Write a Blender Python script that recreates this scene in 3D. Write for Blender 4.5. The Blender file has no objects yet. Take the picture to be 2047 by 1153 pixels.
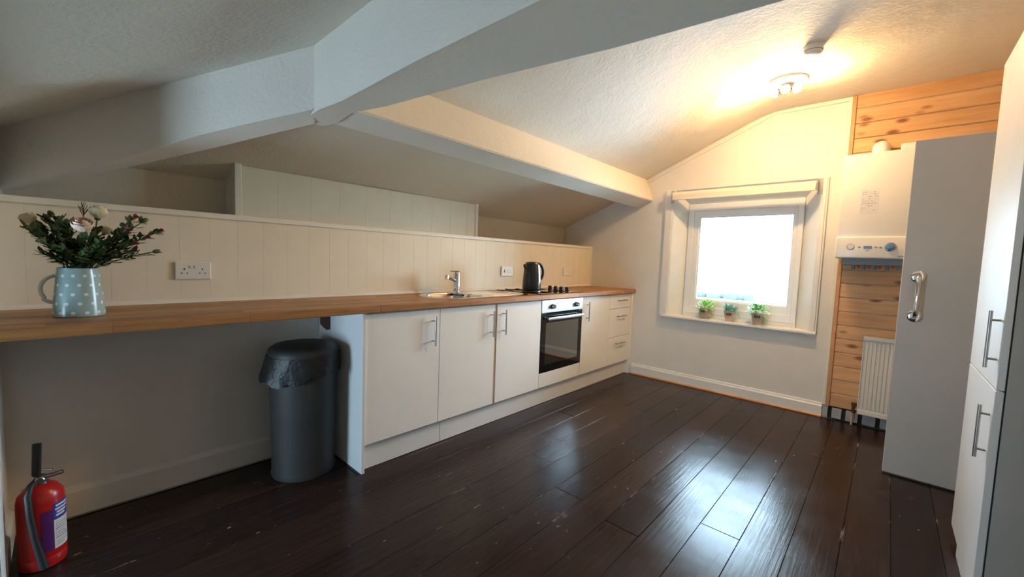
import bpy, bmesh, math, random
from mathutils import Vector, Matrix
R = math.radians
PI = math.pi
random.seed(7)
S = bpy.context.scene
COL = S.collection

# ------------------------------------------------------------------ camera
cam_d = bpy.data.cameras.new('camera')
cam_d.sensor_fit = 'HORIZONTAL'
cam_d.sensor_width = 36.0
cam_d.lens = 36.0 * 821.22 / 2047.0
cam_d.clip_start = 0.02
cam_d.clip_end = 500
cam = bpy.data.objects.new('camera', cam_d)
COL.objects.link(cam)
yaw, pitch, roll = 0.7394, -0.0701, 0.0361
fw = Vector((-math.sin(yaw) * math.cos(pitch), math.cos(yaw) * math.cos(pitch), math.sin(pitch)))
rt = Vector((math.cos(yaw), math.sin(yaw), 0))
up = rt.cross(fw)
r2 = rt * math.cos(roll) + up * math.sin(roll)
u2 = up * math.cos(roll) - rt * math.sin(roll)
m = Matrix((r2, u2, -fw)).transposed().to_4x4()
m.translation = Vector((2.5593, -4.157, 1.1842))
cam.matrix_world = m
S.camera = cam

# ------------------------------------------------------------------ light, exposure
S.view_settings.view_transform = 'Standard'
S.view_settings.look = 'None'
S.view_settings.exposure = 0.15
S.view_settings.gamma = 1.0
S.view_settings.use_curve_mapping = False
SKY = 39.0
LAMP = 1080.0
W = bpy.data.worlds.new('sky')
S.world = W
W.use_nodes = True
nt = W.node_tree
bg = nt.nodes['Background']
bg.inputs['Color'].default_value = (0.57, 0.785, 1.0, 1)      # bright overcast sky
bg.inputs['Strength'].default_value = SKY


def portal(name, loc, rot, sx, sy):
    d = bpy.data.lights.new(name, 'AREA')
    d.shape = 'RECTANGLE'
    d.size = sx
    d.size_y = sy
    d.cycles.is_portal = True
    o = bpy.data.objects.new(name, d)
    o.location = loc
    o.rotation_euler = rot
    COL.objects.link(o)


portal('window_portal', (1.53, 0.24, 1.26), (R(-90), 0, 0), 0.80, 0.85)
portal('landing_window_portal', (0.74, -5.62, 0.58), (R(90), 0, 0), 0.68, 0.72)

# ------------------------------------------------------------------ materials


class Mat:
    def __init__(s, name):
        s.m = bpy.data.materials.new(name)
        s.m.use_nodes = True
        s.n = s.m.node_tree.nodes
        s.l = s.m.node_tree.links
        s.b = s.n['Principled BSDF']
        s.out = s.n['Material Output']

    def node(s, t, **kw):
        x = s.n.new(t)
        for k, v in kw.items():
            if k in x.inputs.keys():
                x.inputs[k].default_value = v
            else:
                setattr(x, k, v)
        return x

    def link(s, a, b):
        s.l.new(a, b)

    def coord(s, kind='Object', scale=(1, 1, 1)):
        t = s.node('ShaderNodeTexCoord')
        mp = s.node('ShaderNodeMapping')
        mp.inputs['Scale'].default_value = scale
        s.link(t.outputs[kind], mp.inputs['Vector'])
        return mp.outputs['Vector']

    def noise(s, vec, scale, detail=4, rough=0.55):
        x = s.node('ShaderNodeTexNoise', Scale=scale, Detail=detail, Roughness=rough)
        s.link(vec, x.inputs['Vector'])
        return x.outputs['Fac']

    def ramp(s, fac, stops):
        x = s.node('ShaderNodeValToRGB')
        e = x.color_ramp.elements
        while len(e) < len(stops):
            e.new(0.5)
        for k, (p, c) in enumerate(stops):
            e[k].position = p
            e[k].color = (*c, 1) if len(c) == 3 else c
        s.link(fac, x.inputs['Fac'])
        return x.outputs['Color']

    def mix(s, fac, a, b, mode='MIX'):
        x = s.node('ShaderNodeMix', data_type='RGBA', blend_type=mode)
        for sock, v in ((x.inputs[0], fac), (x.inputs[6], a), (x.inputs[7], b)):
            if hasattr(v, 'is_output'):
                s.link(v, sock)
            elif isinstance(v, (int, float)):
                sock.default_value = v
            else:
                sock.default_value = (*v, 1)
        return x.outputs[2]

    def bump(s, h, strength, dist):
        x = s.node('ShaderNodeBump', Strength=strength, Distance=dist)
        s.link(h, x.inputs['Height'])
        s.link(x.outputs['Normal'], s.b.inputs['Normal'])
        return x

    def set(s, **kw):
        for k, v in kw.items():
            k = k.replace('_', ' ')
            if hasattr(v, 'is_output'):
                s.link(v, s.b.inputs[k])
            else:
                s.b.inputs[k].default_value = (*v, 1) if isinstance(v, tuple) else v
        return s


def plain(name, col, rough=0.5, metal=0.0, var=0.06, vscale=6, bump=0.0, bscale=200, bdist=0.001, spec=0.5, kind='Object'):
    M = Mat(name)
    v = M.coord(kind)
    f = M.noise(v, vscale)
    lo = tuple(max(0, c * (1 - var)) for c in col)
    hi = tuple(min(1, c * (1 + var)) for c in col)
    M.set(Base_Color=M.ramp(f, [(0.3, lo), (0.7, hi)]), Roughness=rough, Metallic=metal, Specular_IOR_Level=spec)
    if bump:
        M.bump(M.noise(v, bscale, 3), bump, bdist)
    return M.m


def artex(name, col):
    M = Mat(name)
    v = M.coord()
    a = M.noise(v, 55, 5, 0.6)
    b = M.noise(v, 2.2, 3)
    M.set(Base_Color=M.ramp(b, [(0.3, tuple(c * 0.94 for c in col)), (0.7, col)]), Roughness=0.75, Specular_IOR_Level=0.25)
    big = M.node('ShaderNodeMath', operation='MULTIPLY_ADD')
    M.link(a, big.inputs[0])
    big.inputs[1].default_value = 0.6
    M.link(M.noise(v, 9, 3), big.inputs[2])
    M.bump(big.outputs[0], 0.45, 0.012)
    return M.m


def pine(name, axis):
    """knotty varnished pine with the grain along axis 0 (x)"""
    M = Mat(name)
    v = M.coord('Object', (1.2, 14, 14))
    info = M.node('ShaderNodeObjectInfo')
    off = M.node('ShaderNodeVectorMath', operation='ADD')
    sc = M.node('ShaderNodeVectorMath', operation='SCALE')
    sc.inputs[3].default_value = 37.0
    cmb = M.node('ShaderNodeCombineXYZ')
    M.link(info.outputs['Random'], cmb.inputs[0])
    M.link(info.outputs['Random'], cmb.inputs[2])
    M.link(cmb.outputs[0], sc.inputs[0])
    M.link(v, off.inputs[0])
    M.link(sc.outputs[0], off.inputs[1])
    f = M.noise(off.outputs[0], 2.0, 6, 0.6)
    base = M.ramp(f, [(0.25, (0.55, 0.28, 0.11)), (0.55, (0.70, 0.41, 0.19)), (0.8, (0.78, 0.49, 0.25))])
    v2 = M.coord('Object', (5.0, 11, 11))
    off2 = M.node('ShaderNodeVectorMath', operation='ADD')
    M.link(v2, off2.inputs[0])
    M.link(sc.outputs[0], off2.inputs[1])
    vo = M.node('ShaderNodeTexVoronoi', Scale=1.0)
    M.link(off2.outputs[0], vo.inputs['Vector'])
    k = M.ramp(vo.outputs['Distance'], [(0.10, (1, 1, 1)), (0.24, (0, 0, 0))])
    tint = M.mix(info.outputs['Random'], (0.88, 0.85, 0.82), (1, 1, 1))
    base = M.mix(1.0, base, tint, 'MULTIPLY')
    M.set(Base_Color=M.mix(k, base, (0.20, 0.075, 0.025)), Roughness=0.42)
    M.bump(f, 0.15, 0.002)
    return M.m


def butcher(name):
    """oak block worktop: staves run along Y"""
    M = Mat(name)
    t = M.node('ShaderNodeTexCoord')
    mp = M.node('ShaderNodeMapping')
    mp.inputs['Rotation'].default_value = (0, 0, R(90))
    M.link(t.outputs['Object'], mp.inputs['Vector'])
    br = M.node('ShaderNodeTexBrick', Scale=1.0)
    br.inputs['Brick Width'].default_value = 0.42
    br.inputs['Row Height'].default_value = 0.045
    br.inputs['Mortar Size'].default_value = 0.0006
    br.inputs['Mortar Smooth'].default_value = 0.3
    br.inputs['Bias'].default_value = 0.0
    br.offset = 0.37
    br.inputs['Color1'].default_value = (0.33, 0.145, 0.050, 1)
    br.inputs['Color2'].default_value = (0.57, 0.30, 0.12, 1)
    br.inputs['Mortar'].default_value = (0.13, 0.055, 0.022, 1)
    M.link(mp.outputs[0], br.inputs['Vector'])
    g = M.noise(M.coord('Object', (40, 2.2, 40)), 2.0, 6, 0.6)
    gr = M.ramp(g, [(0.25, (0.62, 0.58, 0.55)), (0.7, (1.12, 1.1, 1.08))])
    M.set(Base_Color=M.mix(1.0, br.outputs['Color'], gr, 'MULTIPLY'), Roughness=0.42, Specular_IOR_Level=0.35)
    M.bump(g, 0.08, 0.001)
    return M.m


def floor_paint():
    M = Mat('dark brown floor varnish')
    v = M.coord('Object')
    t = M.node('ShaderNodeTexCoord')
    info = M.node('ShaderNodeObjectInfo')
    geo = M.node('ShaderNodeNewGeometry')
    pos = geo.outputs['Position']
    sep = M.node('ShaderNodeSeparateXYZ')
    M.link(t.outputs['Object'], sep.inputs[0])
    ab = M.node('ShaderNodeMath', operation='ABSOLUTE')
    M.link(sep.outputs[0], ab.inputs[0])
    edge = M.ramp(ab.outputs[0], [(0.0755, (0, 0, 0)), (0.0795, (1, 1, 1))])
    mp = M.node('ShaderNodeMapping')
    mp.inputs['Scale'].default_value = (9, 1.6, 1)
    M.link(pos, mp.inputs['Vector'])
    wear = M.ramp(M.noise(mp.outputs[0], 3.0, 5, 0.65), [(0.595, (0, 0, 0)), (0.68, (0.8, 0.8, 0.8))])
    chip_e = M.mix(1.0, edge, wear, 'MULTIPLY')
    mp2 = M.node('ShaderNodeMapping')
    mp2.inputs['Scale'].default_value = (26, 9, 1)
    M.link(pos, mp2.inputs['Vector'])
    chip = M.ramp(M.noise(mp2.outputs[0], 1.6, 3, 0.5), [(0.72, (0, 0, 0)), (0.76, (0.9, 0.9, 0.9))])
    allc = M.mix(1.0, chip_e, chip, 'LIGHTEN')
    mp3 = M.node('ShaderNodeMapping')
    mp3.inputs['Scale'].default_value = (30, 1.4, 1)
    M.link(pos, mp3.inputs['Vector'])
    grain = M.noise(mp3.outputs[0], 2.4, 6, 0.62)
    blot = M.noise(pos, 3.2, 4, 0.6)
    base = M.ramp(grain, [(0.3, (0.017, 0.0105, 0.0095)), (0.7, (0.033, 0.020, 0.017))])
    tint = M.mix(info.outputs['Random'], (0.75, 0.75, 0.78), (1.35, 1.25, 1.2))
    base = M.mix(1.0, base, tint, 'MULTIPLY')
    M.set(Base_Color=M.mix(allc, base, (0.36, 0.32, 0.29)),
          Roughness=M.ramp(blot, [(0.3, (0.16, 0.16, 0.16)), (0.7, (0.29, 0.29, 0.29))]))
    h = M.mix(0.5, grain, M.noise(pos, 9, 3), 'ADD')
    M.bump(h, 0.13, 0.006)
    M.set(Specular_IOR_Level=0.17)
    return M.m


def glass_pane(name, tint=(0.97, 0.99, 0.98), facrefl=1.0, rough=0.0):
    M = Mat(name)
    M.n.remove(M.b)
    tr = M.node('ShaderNodeBsdfTransparent')
    tr.inputs['Color'].default_value = (*tint, 1)
    gl = M.node('ShaderNodeBsdfGlossy', Roughness=rough)
    fr = M.node('ShaderNodeFresnel', IOR=1.5)
    mu = M.node('ShaderNodeMath', operation='MULTIPLY')
    M.link(fr.outputs[0], mu.inputs[0])
    mu.inputs[1].default_value = facrefl
    mx = M.node('ShaderNodeMixShader')
    M.link(mu.outputs[0], mx.inputs[0])
    M.link(tr.outputs[0], mx.inputs[1])
    M.link(gl.outputs[0], mx.inputs[2])
    M.link(mx.outputs[0], M.out.inputs['Surface'])
    return M.m


def emit(name, col, strength):
    M = Mat(name)
    M.n.remove(M.b)
    e = M.node('ShaderNodeEmission', Strength=strength)
    e.inputs['Color'].default_value = (*col, 1)
    M.link(e.outputs[0], M.out.inputs['Surface'])
    return M.m


def steel(name, col=(0.62, 0.62, 0.62), rough=0.25, aniso=None):
    M = Mat(name)
    v = M.coord('Object', aniso or (60, 60, 60))
    f = M.noise(v, 6, 3)
    M.set(Base_Color=M.ramp(f, [(0.3, tuple(c * 0.93 for c in col)), (0.7, col)]), Metallic=1.0, Roughness=rough)
    return M.m


def dotted(name, base, dot):
    """pale blue glaze with white polka dots, laid out round the jug's axis"""
    M = Mat(name)
    t = M.node('ShaderNodeTexCoord')
    sep = M.node('ShaderNodeSeparateXYZ')
    M.link(t.outputs['Object'], sep.inputs[0])
    an = M.node('ShaderNodeMath', operation='ARCTAN2')
    M.link(sep.outputs[1], an.inputs[0])
    M.link(sep.outputs[0], an.inputs[1])

    def mth(op, a, b=None, c=None):
        x = M.node('ShaderNodeMath', operation=op)
        for k, q in enumerate((a, b, c)):
            if q is None:
                continue
            if hasattr(q, 'is_output'):
                M.link(q, x.inputs[k])
            else:
                x.inputs[k].default_value = q
        return x.outputs[0]
    vz = mth('DIVIDE', sep.outputs[2], 0.034)
    row = mth('FLOOR', vz)
    fv = mth('SUBTRACT', mth('FRACT', vz), 0.5)
    ua = mth('MULTIPLY_ADD', an.outputs[0], 12 / (2 * PI), mth('MULTIPLY', row, 0.5))
    fu = mth('SUBTRACT', mth('FRACT', ua), 0.5)
    d = mth('SQRT', mth('ADD', mth('POWER', fu, 2.0), mth('POWER', fv, 2.0)))
    k = M.ramp(d, [(0.15, (1, 1, 1)), (0.19, (0, 0, 0))])
    M.set(Base_Color=M.mix(k, base, dot), Roughness=0.22)
    return M.m


m_ceiling = artex('white artex ceiling', (0.84, 0.78, 0.69))
m_beam = artex('painted plaster beam', (0.80, 0.755, 0.685))
m_eaves = artex('shade toned eaves cream', (0.71, 0.615, 0.50))  # darker, warmer than the ceiling; the niche's shade is put into the colour
m_wall = plain('off white wall paint', (0.76, 0.735, 0.685), 0.6, var=0.03, bump=0.25, bscale=130, bdist=0.002)
m_board = plain('cream painted boarding', (0.80, 0.725, 0.58), 0.5, var=0.03, bump=0.1, bscale=40)
m_gloss = plain('white gloss woodwork', (0.80, 0.79, 0.75), 0.35, var=0.03)
m_upvc = plain('white window frame', (0.82, 0.83, 0.84), 0.3, var=0.02)
m_unit = plain('cream cabinet laminate', (0.88, 0.86, 0.81), 0.28, var=0.015)
m_unitw = plain('white plinth laminate', (0.76, 0.76, 0.76), 0.35, var=0.02)
m_larder = plain('white larder laminate', (0.76, 0.77, 0.78), 0.35, var=0.02)
m_greyside = plain('grey cabinet side', (0.44, 0.435, 0.425), 0.5, var=0.04)
m_greydoor = plain('grey painted door', (0.55, 0.52, 0.485), 0.5, var=0.03)
m_tan = plain('bare chipboard edge', (0.48, 0.30, 0.14), 0.7, var=0.1)
m_dark = plain('dark gap', (0.02, 0.02, 0.02), 0.8)
m_pine = pine('knotty pine', 0)
m_pinetrim = plain('pine trim', (0.58, 0.29, 0.12), 0.45, var=0.12, vscale=14)
m_creamtrim = plain('painted edge trim', (0.80, 0.76, 0.66), 0.45, var=0.03)
m_wood = butcher('oak block worktop')
m_floor = floor_paint()
m_subfloor = plain('dark subfloor', (0.012, 0.009, 0.008), 0.9)
m_steel = steel('brushed steel', (0.40, 0.39, 0.38), 0.32)
m_chrome = steel('chrome', (0.78, 0.78, 0.80), 0.08)
m_panelsteel = steel('brushed steel fascia', (0.80, 0.83, 0.86), 0.36, (4, 2, 90))
m_black = plain('black plastic', (0.012, 0.012, 0.013), 0.32, var=0.1)
m_blackmatte = plain('matt black plastic', (0.02, 0.02, 0.021), 0.55, var=0.1)
m_blackgloss = plain('black glass', (0.006, 0.006, 0.007), 0.03, var=0.0)
m_ovenglass = glass_pane('coated oven glass', (0.80, 0.83, 0.84), 5.5, 0.01)
m_pane = glass_pane('window glass')
m_bin = plain('dark grey bin plastic', (0.032, 0.031, 0.029), 0.6, var=0.12)
m_bag = plain('black bin liner', (0.010, 0.010, 0.010), 0.48, var=0.1, bump=0.5, bscale=40, bdist=0.01)
m_red = plain('red enamel', (0.50, 0.018, 0.015), 0.28, var=0.06)
m_blue = plain('blue label print', (0.03, 0.05, 0.36), 0.4)
m_purple = plain('purple label print', (0.10, 0.02, 0.16), 0.4)
m_label = plain('white label print', (0.75, 0.74, 0.76), 0.45)
m_jug = dotted('polka dot glaze', (0.30, 0.42, 0.42), (0.75, 0.76, 0.72))
m_jugin = plain('jug white glaze', (0.80, 0.80, 0.76), 0.25)
m_leaf = plain('dark green leaf', (0.060, 0.100, 0.028), 0.5, var=0.35, vscale=25)
m_leaf2 = plain('olive bud', (0.11, 0.115, 0.035), 0.55, var=0.3, vscale=25)
m_stem = plain('green stem', (0.06, 0.085, 0.035), 0.6, var=0.2)
m_rosep = plain('blush rose petal', (0.82, 0.58, 0.46), 0.6, var=0.08, vscale=30)
m_rosey = plain('pale yellow rose petal', (0.80, 0.66, 0.40), 0.6, var=0.1, vscale=30)
m_pink = plain('magenta petal', (0.55, 0.04, 0.14), 0.6, var=0.15, vscale=30)
m_plastic = plain('white socket plastic', (0.78, 0.76, 0.70), 0.3, var=0.02)
m_redsw = plain('red switch', (0.55, 0.03, 0.02), 0.35)
m_boiler = plain('white boiler enamel', (0.80, 0.78, 0.73), 0.3, var=0.015)
m_boilergrey = plain('grey boiler underside', (0.22, 0.25, 0.30), 0.5)
m_greyprint = plain('grey print', (0.28, 0.28, 0.28), 0.5)
m_bluek = plain('blue dial face', (0.10, 0.22, 0.42), 0.3)
m_lcd = plain('blue display', (0.16, 0.26, 0.50), 0.2)
m_rad = plain('white radiator enamel', (0.78, 0.77, 0.73), 0.35, var=0.02)
m_copper = plain('painted pipe', (0.52, 0.45, 0.38), 0.45)
m_brick = plain('grey painted brick', (0.40, 0.40, 0.41), 0.7, var=0.12, vscale=20, bump=0.4, bscale=60, bdist=0.004)
m_mortar = plain('black mortar recess', (0.018, 0.017, 0.017), 0.9)
m_blind = plain('cream blind fabric', (0.78, 0.70, 0.60), 0.7, var=0.02, bump=0.2, bscale=300)
m_bracket = plain('grey blind bracket', (0.42, 0.42, 0.44), 0.4)
m_kraft = plain('kraft paper pot', (0.62, 0.46, 0.34), 0.8, var=0.08)
m_chalk = plain('chalkboard tag', (0.045, 0.045, 0.055), 0.7)
m_pl1 = plain('bright lime leaf', (0.34, 0.62, 0.14), 0.5, var=0.25, vscale=40)
m_pl2 = plain('blue green leaf', (0.18, 0.46, 0.38), 0.5, var=0.25, vscale=40)
m_pl3 = plain('mid green leaf', (0.22, 0.52, 0.22), 0.5, var=0.25, vscale=40)
m_soil = plain('soil', (0.04, 0.03, 0.02), 0.9)
m_bulb = emit('glowing warm bulb', (1.0, 0.62, 0.28), LAMP)
m_lampbase = plain('white lamp plate', (0.80, 0.78, 0.74), 0.35)
m_detector = plain('white detector plastic', (0.74, 0.72, 0.68), 0.45)
m_darkwood = plain('dark stained wood', (0.08, 0.035, 0.018), 0.55, var=0.2)
m_field = plain('pale field', (0.50, 0.54, 0.46), 0.95, var=0.1, vscale=0.05)
m_hedge = plain('distant hedge', (0.026, 0.036, 0.034), 0.95, var=0.3, vscale=0.6)

# ------------------------------------------------------------------ mesh helpers


def nbm():
    return bmesh.new()


def box(bm, x0, x1, y0, y1, z0, z1, bev=0.0, seg=1):
    vs = [bm.verts.new((x, y, z)) for x in (x0, x1) for y in (y0, y1) for z in (z0, z1)]
    idx = [(0, 1, 3, 2), (4, 6, 7, 5), (0, 4, 5, 1), (2, 3, 7, 6), (0, 2, 6, 4), (1, 5, 7, 3)]
    fs = [bm.faces.new([vs[i] for i in f]) for f in idx]
    if bev:
        es = list({e for f in fs for e in f.edges})
        bmesh.ops.bevel(bm, geom=es, offset=bev, segments=seg, affect='EDGES', profile=0.5)
    return bm


def frame_basis(d):
    d = d.normalized()
    a = Vector((0, 0, 1)) if abs(d.z) < 0.9 else Vector((1, 0, 0))
    u = d.cross(a).normalized()
    return u, d.cross(u).normalized()


def tube(bm, pts, rad, n=10, cap=True):
    pts = [Vector(p) for p in pts]
    rs = rad if isinstance(rad, (list, tuple)) else [rad] * len(pts)
    rings = []
    u = None
    for i, p in enumerate(pts):
        if i == 0:
            d = pts[1] - p
        elif i == len(pts) - 1:
            d = p - pts[i - 1]
        else:
            d = (pts[i + 1] - p).normalized() + (p - pts[i - 1]).normalized()
        if d.length < 1e-9:
            d = Vector((0, 0, 1))
        d.normalize()
        if u is None:
            u, v = frame_basis(d)
        else:
            u = (u - d * u.dot(d)).normalized()
            v = d.cross(u)
        rings.append([bm.verts.new(p + (u * math.cos(2 * PI * k / n) + v * math.sin(2 * PI * k / n)) * rs[i]) for k in range(n)])
    for a, b in zip(rings, rings[1:]):
        for k in range(n):
            bm.faces.new((a[k], a[(k + 1) % n], b[(k + 1) % n], b[k]))
    if cap:
        bm.faces.new(list(reversed(rings[0])))
        bm.faces.new(rings[-1])
    return bm


def lathe(bm, prof, n=32, org=(0, 0, 0), axis='z', close=False):
    o = Vector(org)
    rings = []
    for r, z in prof:
        ring = []
        for k in range(n):
            a = 2 * PI * k / n
            p = Vector((r * math.cos(a), r * math.sin(a), z))
            if axis == 'y':
                p = Vector((p.x, -p.z, p.y))      # axis runs towards -y
            elif axis == 'x':
                p = Vector((p.z, p.x, p.y))
            ring.append(bm.verts.new(o + p))
        rings.append(ring)
    for a, b in zip(rings, rings[1:]):
        for k in range(n):
            bm.faces.new((a[k], a[(k + 1) % n], b[(k + 1) % n], b[k]))
    if prof[0][0] > 1e-6:
        bm.faces.new(list(reversed(rings[0])))
    if prof[-1][0] > 1e-6:
        bm.faces.new(rings[-1])
    return bm


def prism(bm, prof, a, b, axis='y'):
    """closed profile extruded from a to b; prof in the other two coords"""
    def P(p, t):
        return {'y': (p[0], t, p[1]), 'x': (t, p[0], p[1]), 'z': (p[0], p[1], t)}[axis]
    A = [bm.verts.new(P(p, a)) for p in prof]
    B = [bm.verts.new(P(p, b)) for p in prof]
    n = len(prof)
    for k in range(n):
        bm.faces.new((A[k], A[(k + 1) % n], B[(k + 1) % n], B[k]))
    bm.faces.new(list(reversed(A)))
    bm.faces.new(B)
    return bm


def sphere(bm, c, r, seg=16, rings=10, sc=(1, 1, 1)):
    mt = Matrix.Translation(c) @ Matrix.Diagonal((*sc, 1))
    bmesh.ops.create_uvsphere(bm, u_segments=seg, v_segments=rings, radius=r, matrix=mt)
    return bm


def obj(name, bm, mat, parent=None, smooth=False, angle=40):
    bmesh.ops.recalc_face_normals(bm, faces=bm.faces[:])
    me = bpy.data.meshes.new(name)
    bm.to_mesh(me)
    bm.free()
    me.materials.append(mat)
    if smooth:
        me.polygons.foreach_set('use_smooth', [True] * len(me.polygons))
        me.set_sharp_from_angle(angle=R(angle))
    o = bpy.data.objects.new(name, me)
    COL.objects.link(o)
    if parent:
        o.parent = parent
        # children are modelled in world space; bring them into the parent's space
        o.matrix_parent_inverse = WORLD[parent.name].inverted() if parent.name in WORLD else Matrix()
    return o


WORLD = {}


def thing(name, loc, label, cat, group=None):
    o = bpy.data.objects.new(name, None)
    o.empty_display_size = 0.05
    o.location = loc
    COL.objects.link(o)
    WORLD[o.name] = Matrix.Translation(loc)
    o['label'] = label
    o['category'] = cat
    if group:
        o['group'] = group
    return o


def tag(o, label, cat, group=None):
    o['label'] = label
    o['category'] = cat
    if group:
        o['group'] = group
    return o


def struct(name, bm=None, mat=None, smooth=False):
    if bm is None:
        o = bpy.data.objects.new(name, None)
        o.empty_display_size = 0.05
        COL.objects.link(o)
    else:
        o = obj(name, bm, mat, None, smooth)
    o['kind'] = 'structure'
    return o


def instance(name, me, parent, loc, rot=(0, 0, 0), scale=(1, 1, 1)):
    o = bpy.data.objects.new(name, me)
    COL.objects.link(o)
    o.parent = parent
    o.location = loc
    o.rotation_euler = rot
    o.scale = scale
    return o


def mesh_of(bm, name, mat):
    bmesh.ops.recalc_face_normals(bm, faces=bm.faces[:])
    me = bpy.data.meshes.new(name)
    bm.to_mesh(me)
    bm.free()
    me.materials.append(mat)
    return me


# ------------------------------------------------------------------ FLOOR
XR = 3.43          # right wall
YN = -4.33         # near wall
YB = -5.60         # far end of the landing behind the camera
bm = nbm()
box(bm, -0.45, XR + 0.1, YB, 0.05, -0.08, -0.022)
floor = struct('floor', bm, m_subfloor)
PIT = 0.163
me_cache = {}
k0 = -11
for k in range(k0, 11):
    xa = 1.84 + PIT * k
    xb = xa + PIT
    if xb < -0.05 or xa > XR:
        continue
    rnd = random.Random(k + 50)
    cuts = [YB]
    if rnd.random() < 0.4:
        cuts.append(-3.9 + 3.4 * rnd.random())
    cuts.append(-0.002)
    cuts = sorted(cuts)
    for a, b in zip(cuts, cuts[1:]):
        L = b - a - 0.003
        bm = nbm()
        box(bm, -PIT / 2 + 0.0007, PIT / 2 - 0.0007, -L / 2, L / 2, -0.02, 0, 0.0012)
        o = instance('floorboard', mesh_of(bm, 'floorboard', m_floor), floor, ((xa + xb) / 2, (a + b) / 2, rnd.uniform(-0.0012, 0)),
                     (0, R(rnd.uniform(-0.25, 0.25)), 0))

# ------------------------------------------------------------------ FAR WALL (window wall)
bm = nbm()
HX0, HX1, HZ0, HZ1 = 0.93, 2.11, 0.66, 1.93     # opening
box(bm, -0.6, HX0, 0, 0.28, -0.08, 2.75)
box(bm, HX1, XR + 0.1, 0, 0.28, -0.08, 2.75)
box(bm, HX0, HX1, 0, 0.28, -0.08, HZ0)
box(bm, HX0, HX1, 0, 0.28, HZ1, 2.75)
wall_far = struct('wall_far', bm, m_wall)

# knotty pine boards right of the window
CX0, CX1 = 2.285, XR
zb = [0.10, 0.211, 0.321, 0.431, 0.543, 0.653, 0.76, 0.87, 0.98, 1.09, 1.20, 1.31, 1.42, 1.53, 1.645, 1.755, 1.87, 1.985, 2.095, 2.205, 2.317, 2.43, 2.535]
for a, b in zip(zb, zb[1:]):
    bm = nbm()
    Lh = (CX1 - CX0) / 2
    hh = (b - a) / 2
    box(bm, -Lh, Lh, -0.012, 0.0, -hh + 0.002, hh - 0.002, 0.004)
    o = instance('cladding_board', mesh_of(bm, 'cladding_board', m_pine), wall_far, ((CX0 + CX1) / 2, 0, (a + b) / 2))
bm = nbm()
box(bm, 2.262, 2.287, -0.022, 0, 0.10, 2.53, 0.003)
obj('edge_batten', bm, m_pinetrim, wall_far)
bm = nbm()
box(bm, 2.238, 2.262, -0.018, 0, 0.105, 2.525, 0.003)
obj('cream_edge_trim', bm, m_creamtrim, wall_far)
# slim cover strip where the wall meets the sloping ceiling
bm = nbm()
prism(bm, [(0.62, 2.045), (1.74, 2.520), (1.74, 2.498), (0.62, 2.022)], -0.014, 0)
prism(bm, [(1.74, 2.522), (2.24, 2.522), (2.24, 2.50), (1.74, 2.50)], -0.014, 0)
obj('cornice_strip', bm, m_creamtrim, wall_far)
# painted bricks showing under the boards
bm = nbm()
box(bm, 2.28, XR, -0.002, 0.0, 0, 0.10)
obj('mortar_bed', bm, m_mortar, wall_far)
x = 2.250
i = 0
for wdt in (0.030, 0.062, 0.075, 0.078, 0.066, 0.09, 0.09, 0.09, 0.09):
    bm = nbm()
    box(bm, x, x + wdt, -0.014, -0.002, 0.008, 0.092, 0.004)
    obj('brick', bm, m_brick, wall_far)
    x += wdt + 0.025

# skirting of the far wall + bare wood bead
bm = nbm()
prism(bm, [(0, 0), (-0.018, 0), (-0.018, 0.086), (-0.011, 0.094), (-0.009, 0.108), (0, 0.112)], 0.575, 2.24, 'x')
bb = struct('baseboard_far', bm, m_gloss)
bm = nbm()
prism(bm, [(-0.018, 0), (-0.03, 0), (-0.03, 0.008), (-0.022, 0.016), (-0.018, 0.016)], 0.575, 2.24, 'x')
obj('bare_wood_bead', bm, m_pinetrim, bb)

# ------------------------------------------------------------------ WINDOW 1
win = struct('window_1')
FX0, FX1, FZ0, FZ1, FY = 1.035, 1.995, 0.715, 1.80, 0.12
GX0, GX1, GZ0, GZ1 = 1.150, 1.915, 0.862, 1.662


def rect_frame(bm, x0, x1, z0, z1, y0, y1, wl, wr, wb, wt, bev=0.004):
    box(bm, x0, x0 + wl, y0, y1, z0, z1, bev)
    box(bm, x1 - wr, x1, y0, y1, z0, z1, bev)
    box(bm, x0 + wl - bev, x1 - wr + bev, y0, y1, z0, z0 + wb, bev)
    box(bm, x0 + wl - bev, x1 - wr + bev, y0, y1, z1 - wt, z1, bev)


bm = nbm()
rect_frame(bm, FX0, FX1, FZ0, FZ1, FY, FY + 0.07, 0.052, 0.042, 0.07, 0.07)
obj('frame', bm, m_upvc, win)
bm = nbm()
rect_frame(bm, FX0 + 0.05, FX1 - 0.04, FZ0 + 0.066, FZ1 - 0.066, FY + 0.012, FY + 0.062, GX0 - FX0 - 0.062, FX1 - 0.04 - GX1 - 0.01, GZ0 - FZ0 - 0.076, FZ1 - 0.066 - GZ1 - 0.01)
sash = obj('sash', bm, m_upvc, win)
bm = nbm()
rect_frame(bm, GX0 - 0.016, GX1 + 0.016, GZ0 - 0.016, GZ1 + 0.016, FY + 0.024, FY + 0.05, 0.016, 0.016, 0.016, 0.016, 0.003)
obj('glazing_bead', bm, m_upvc, sash)
bm = nbm()
box(bm, GX0 - 0.01, GX1 + 0.01, FY + 0.034, FY + 0.04, GZ0 - 0.01, GZ1 + 0.01)
obj('pane', bm, m_pane, sash)
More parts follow.
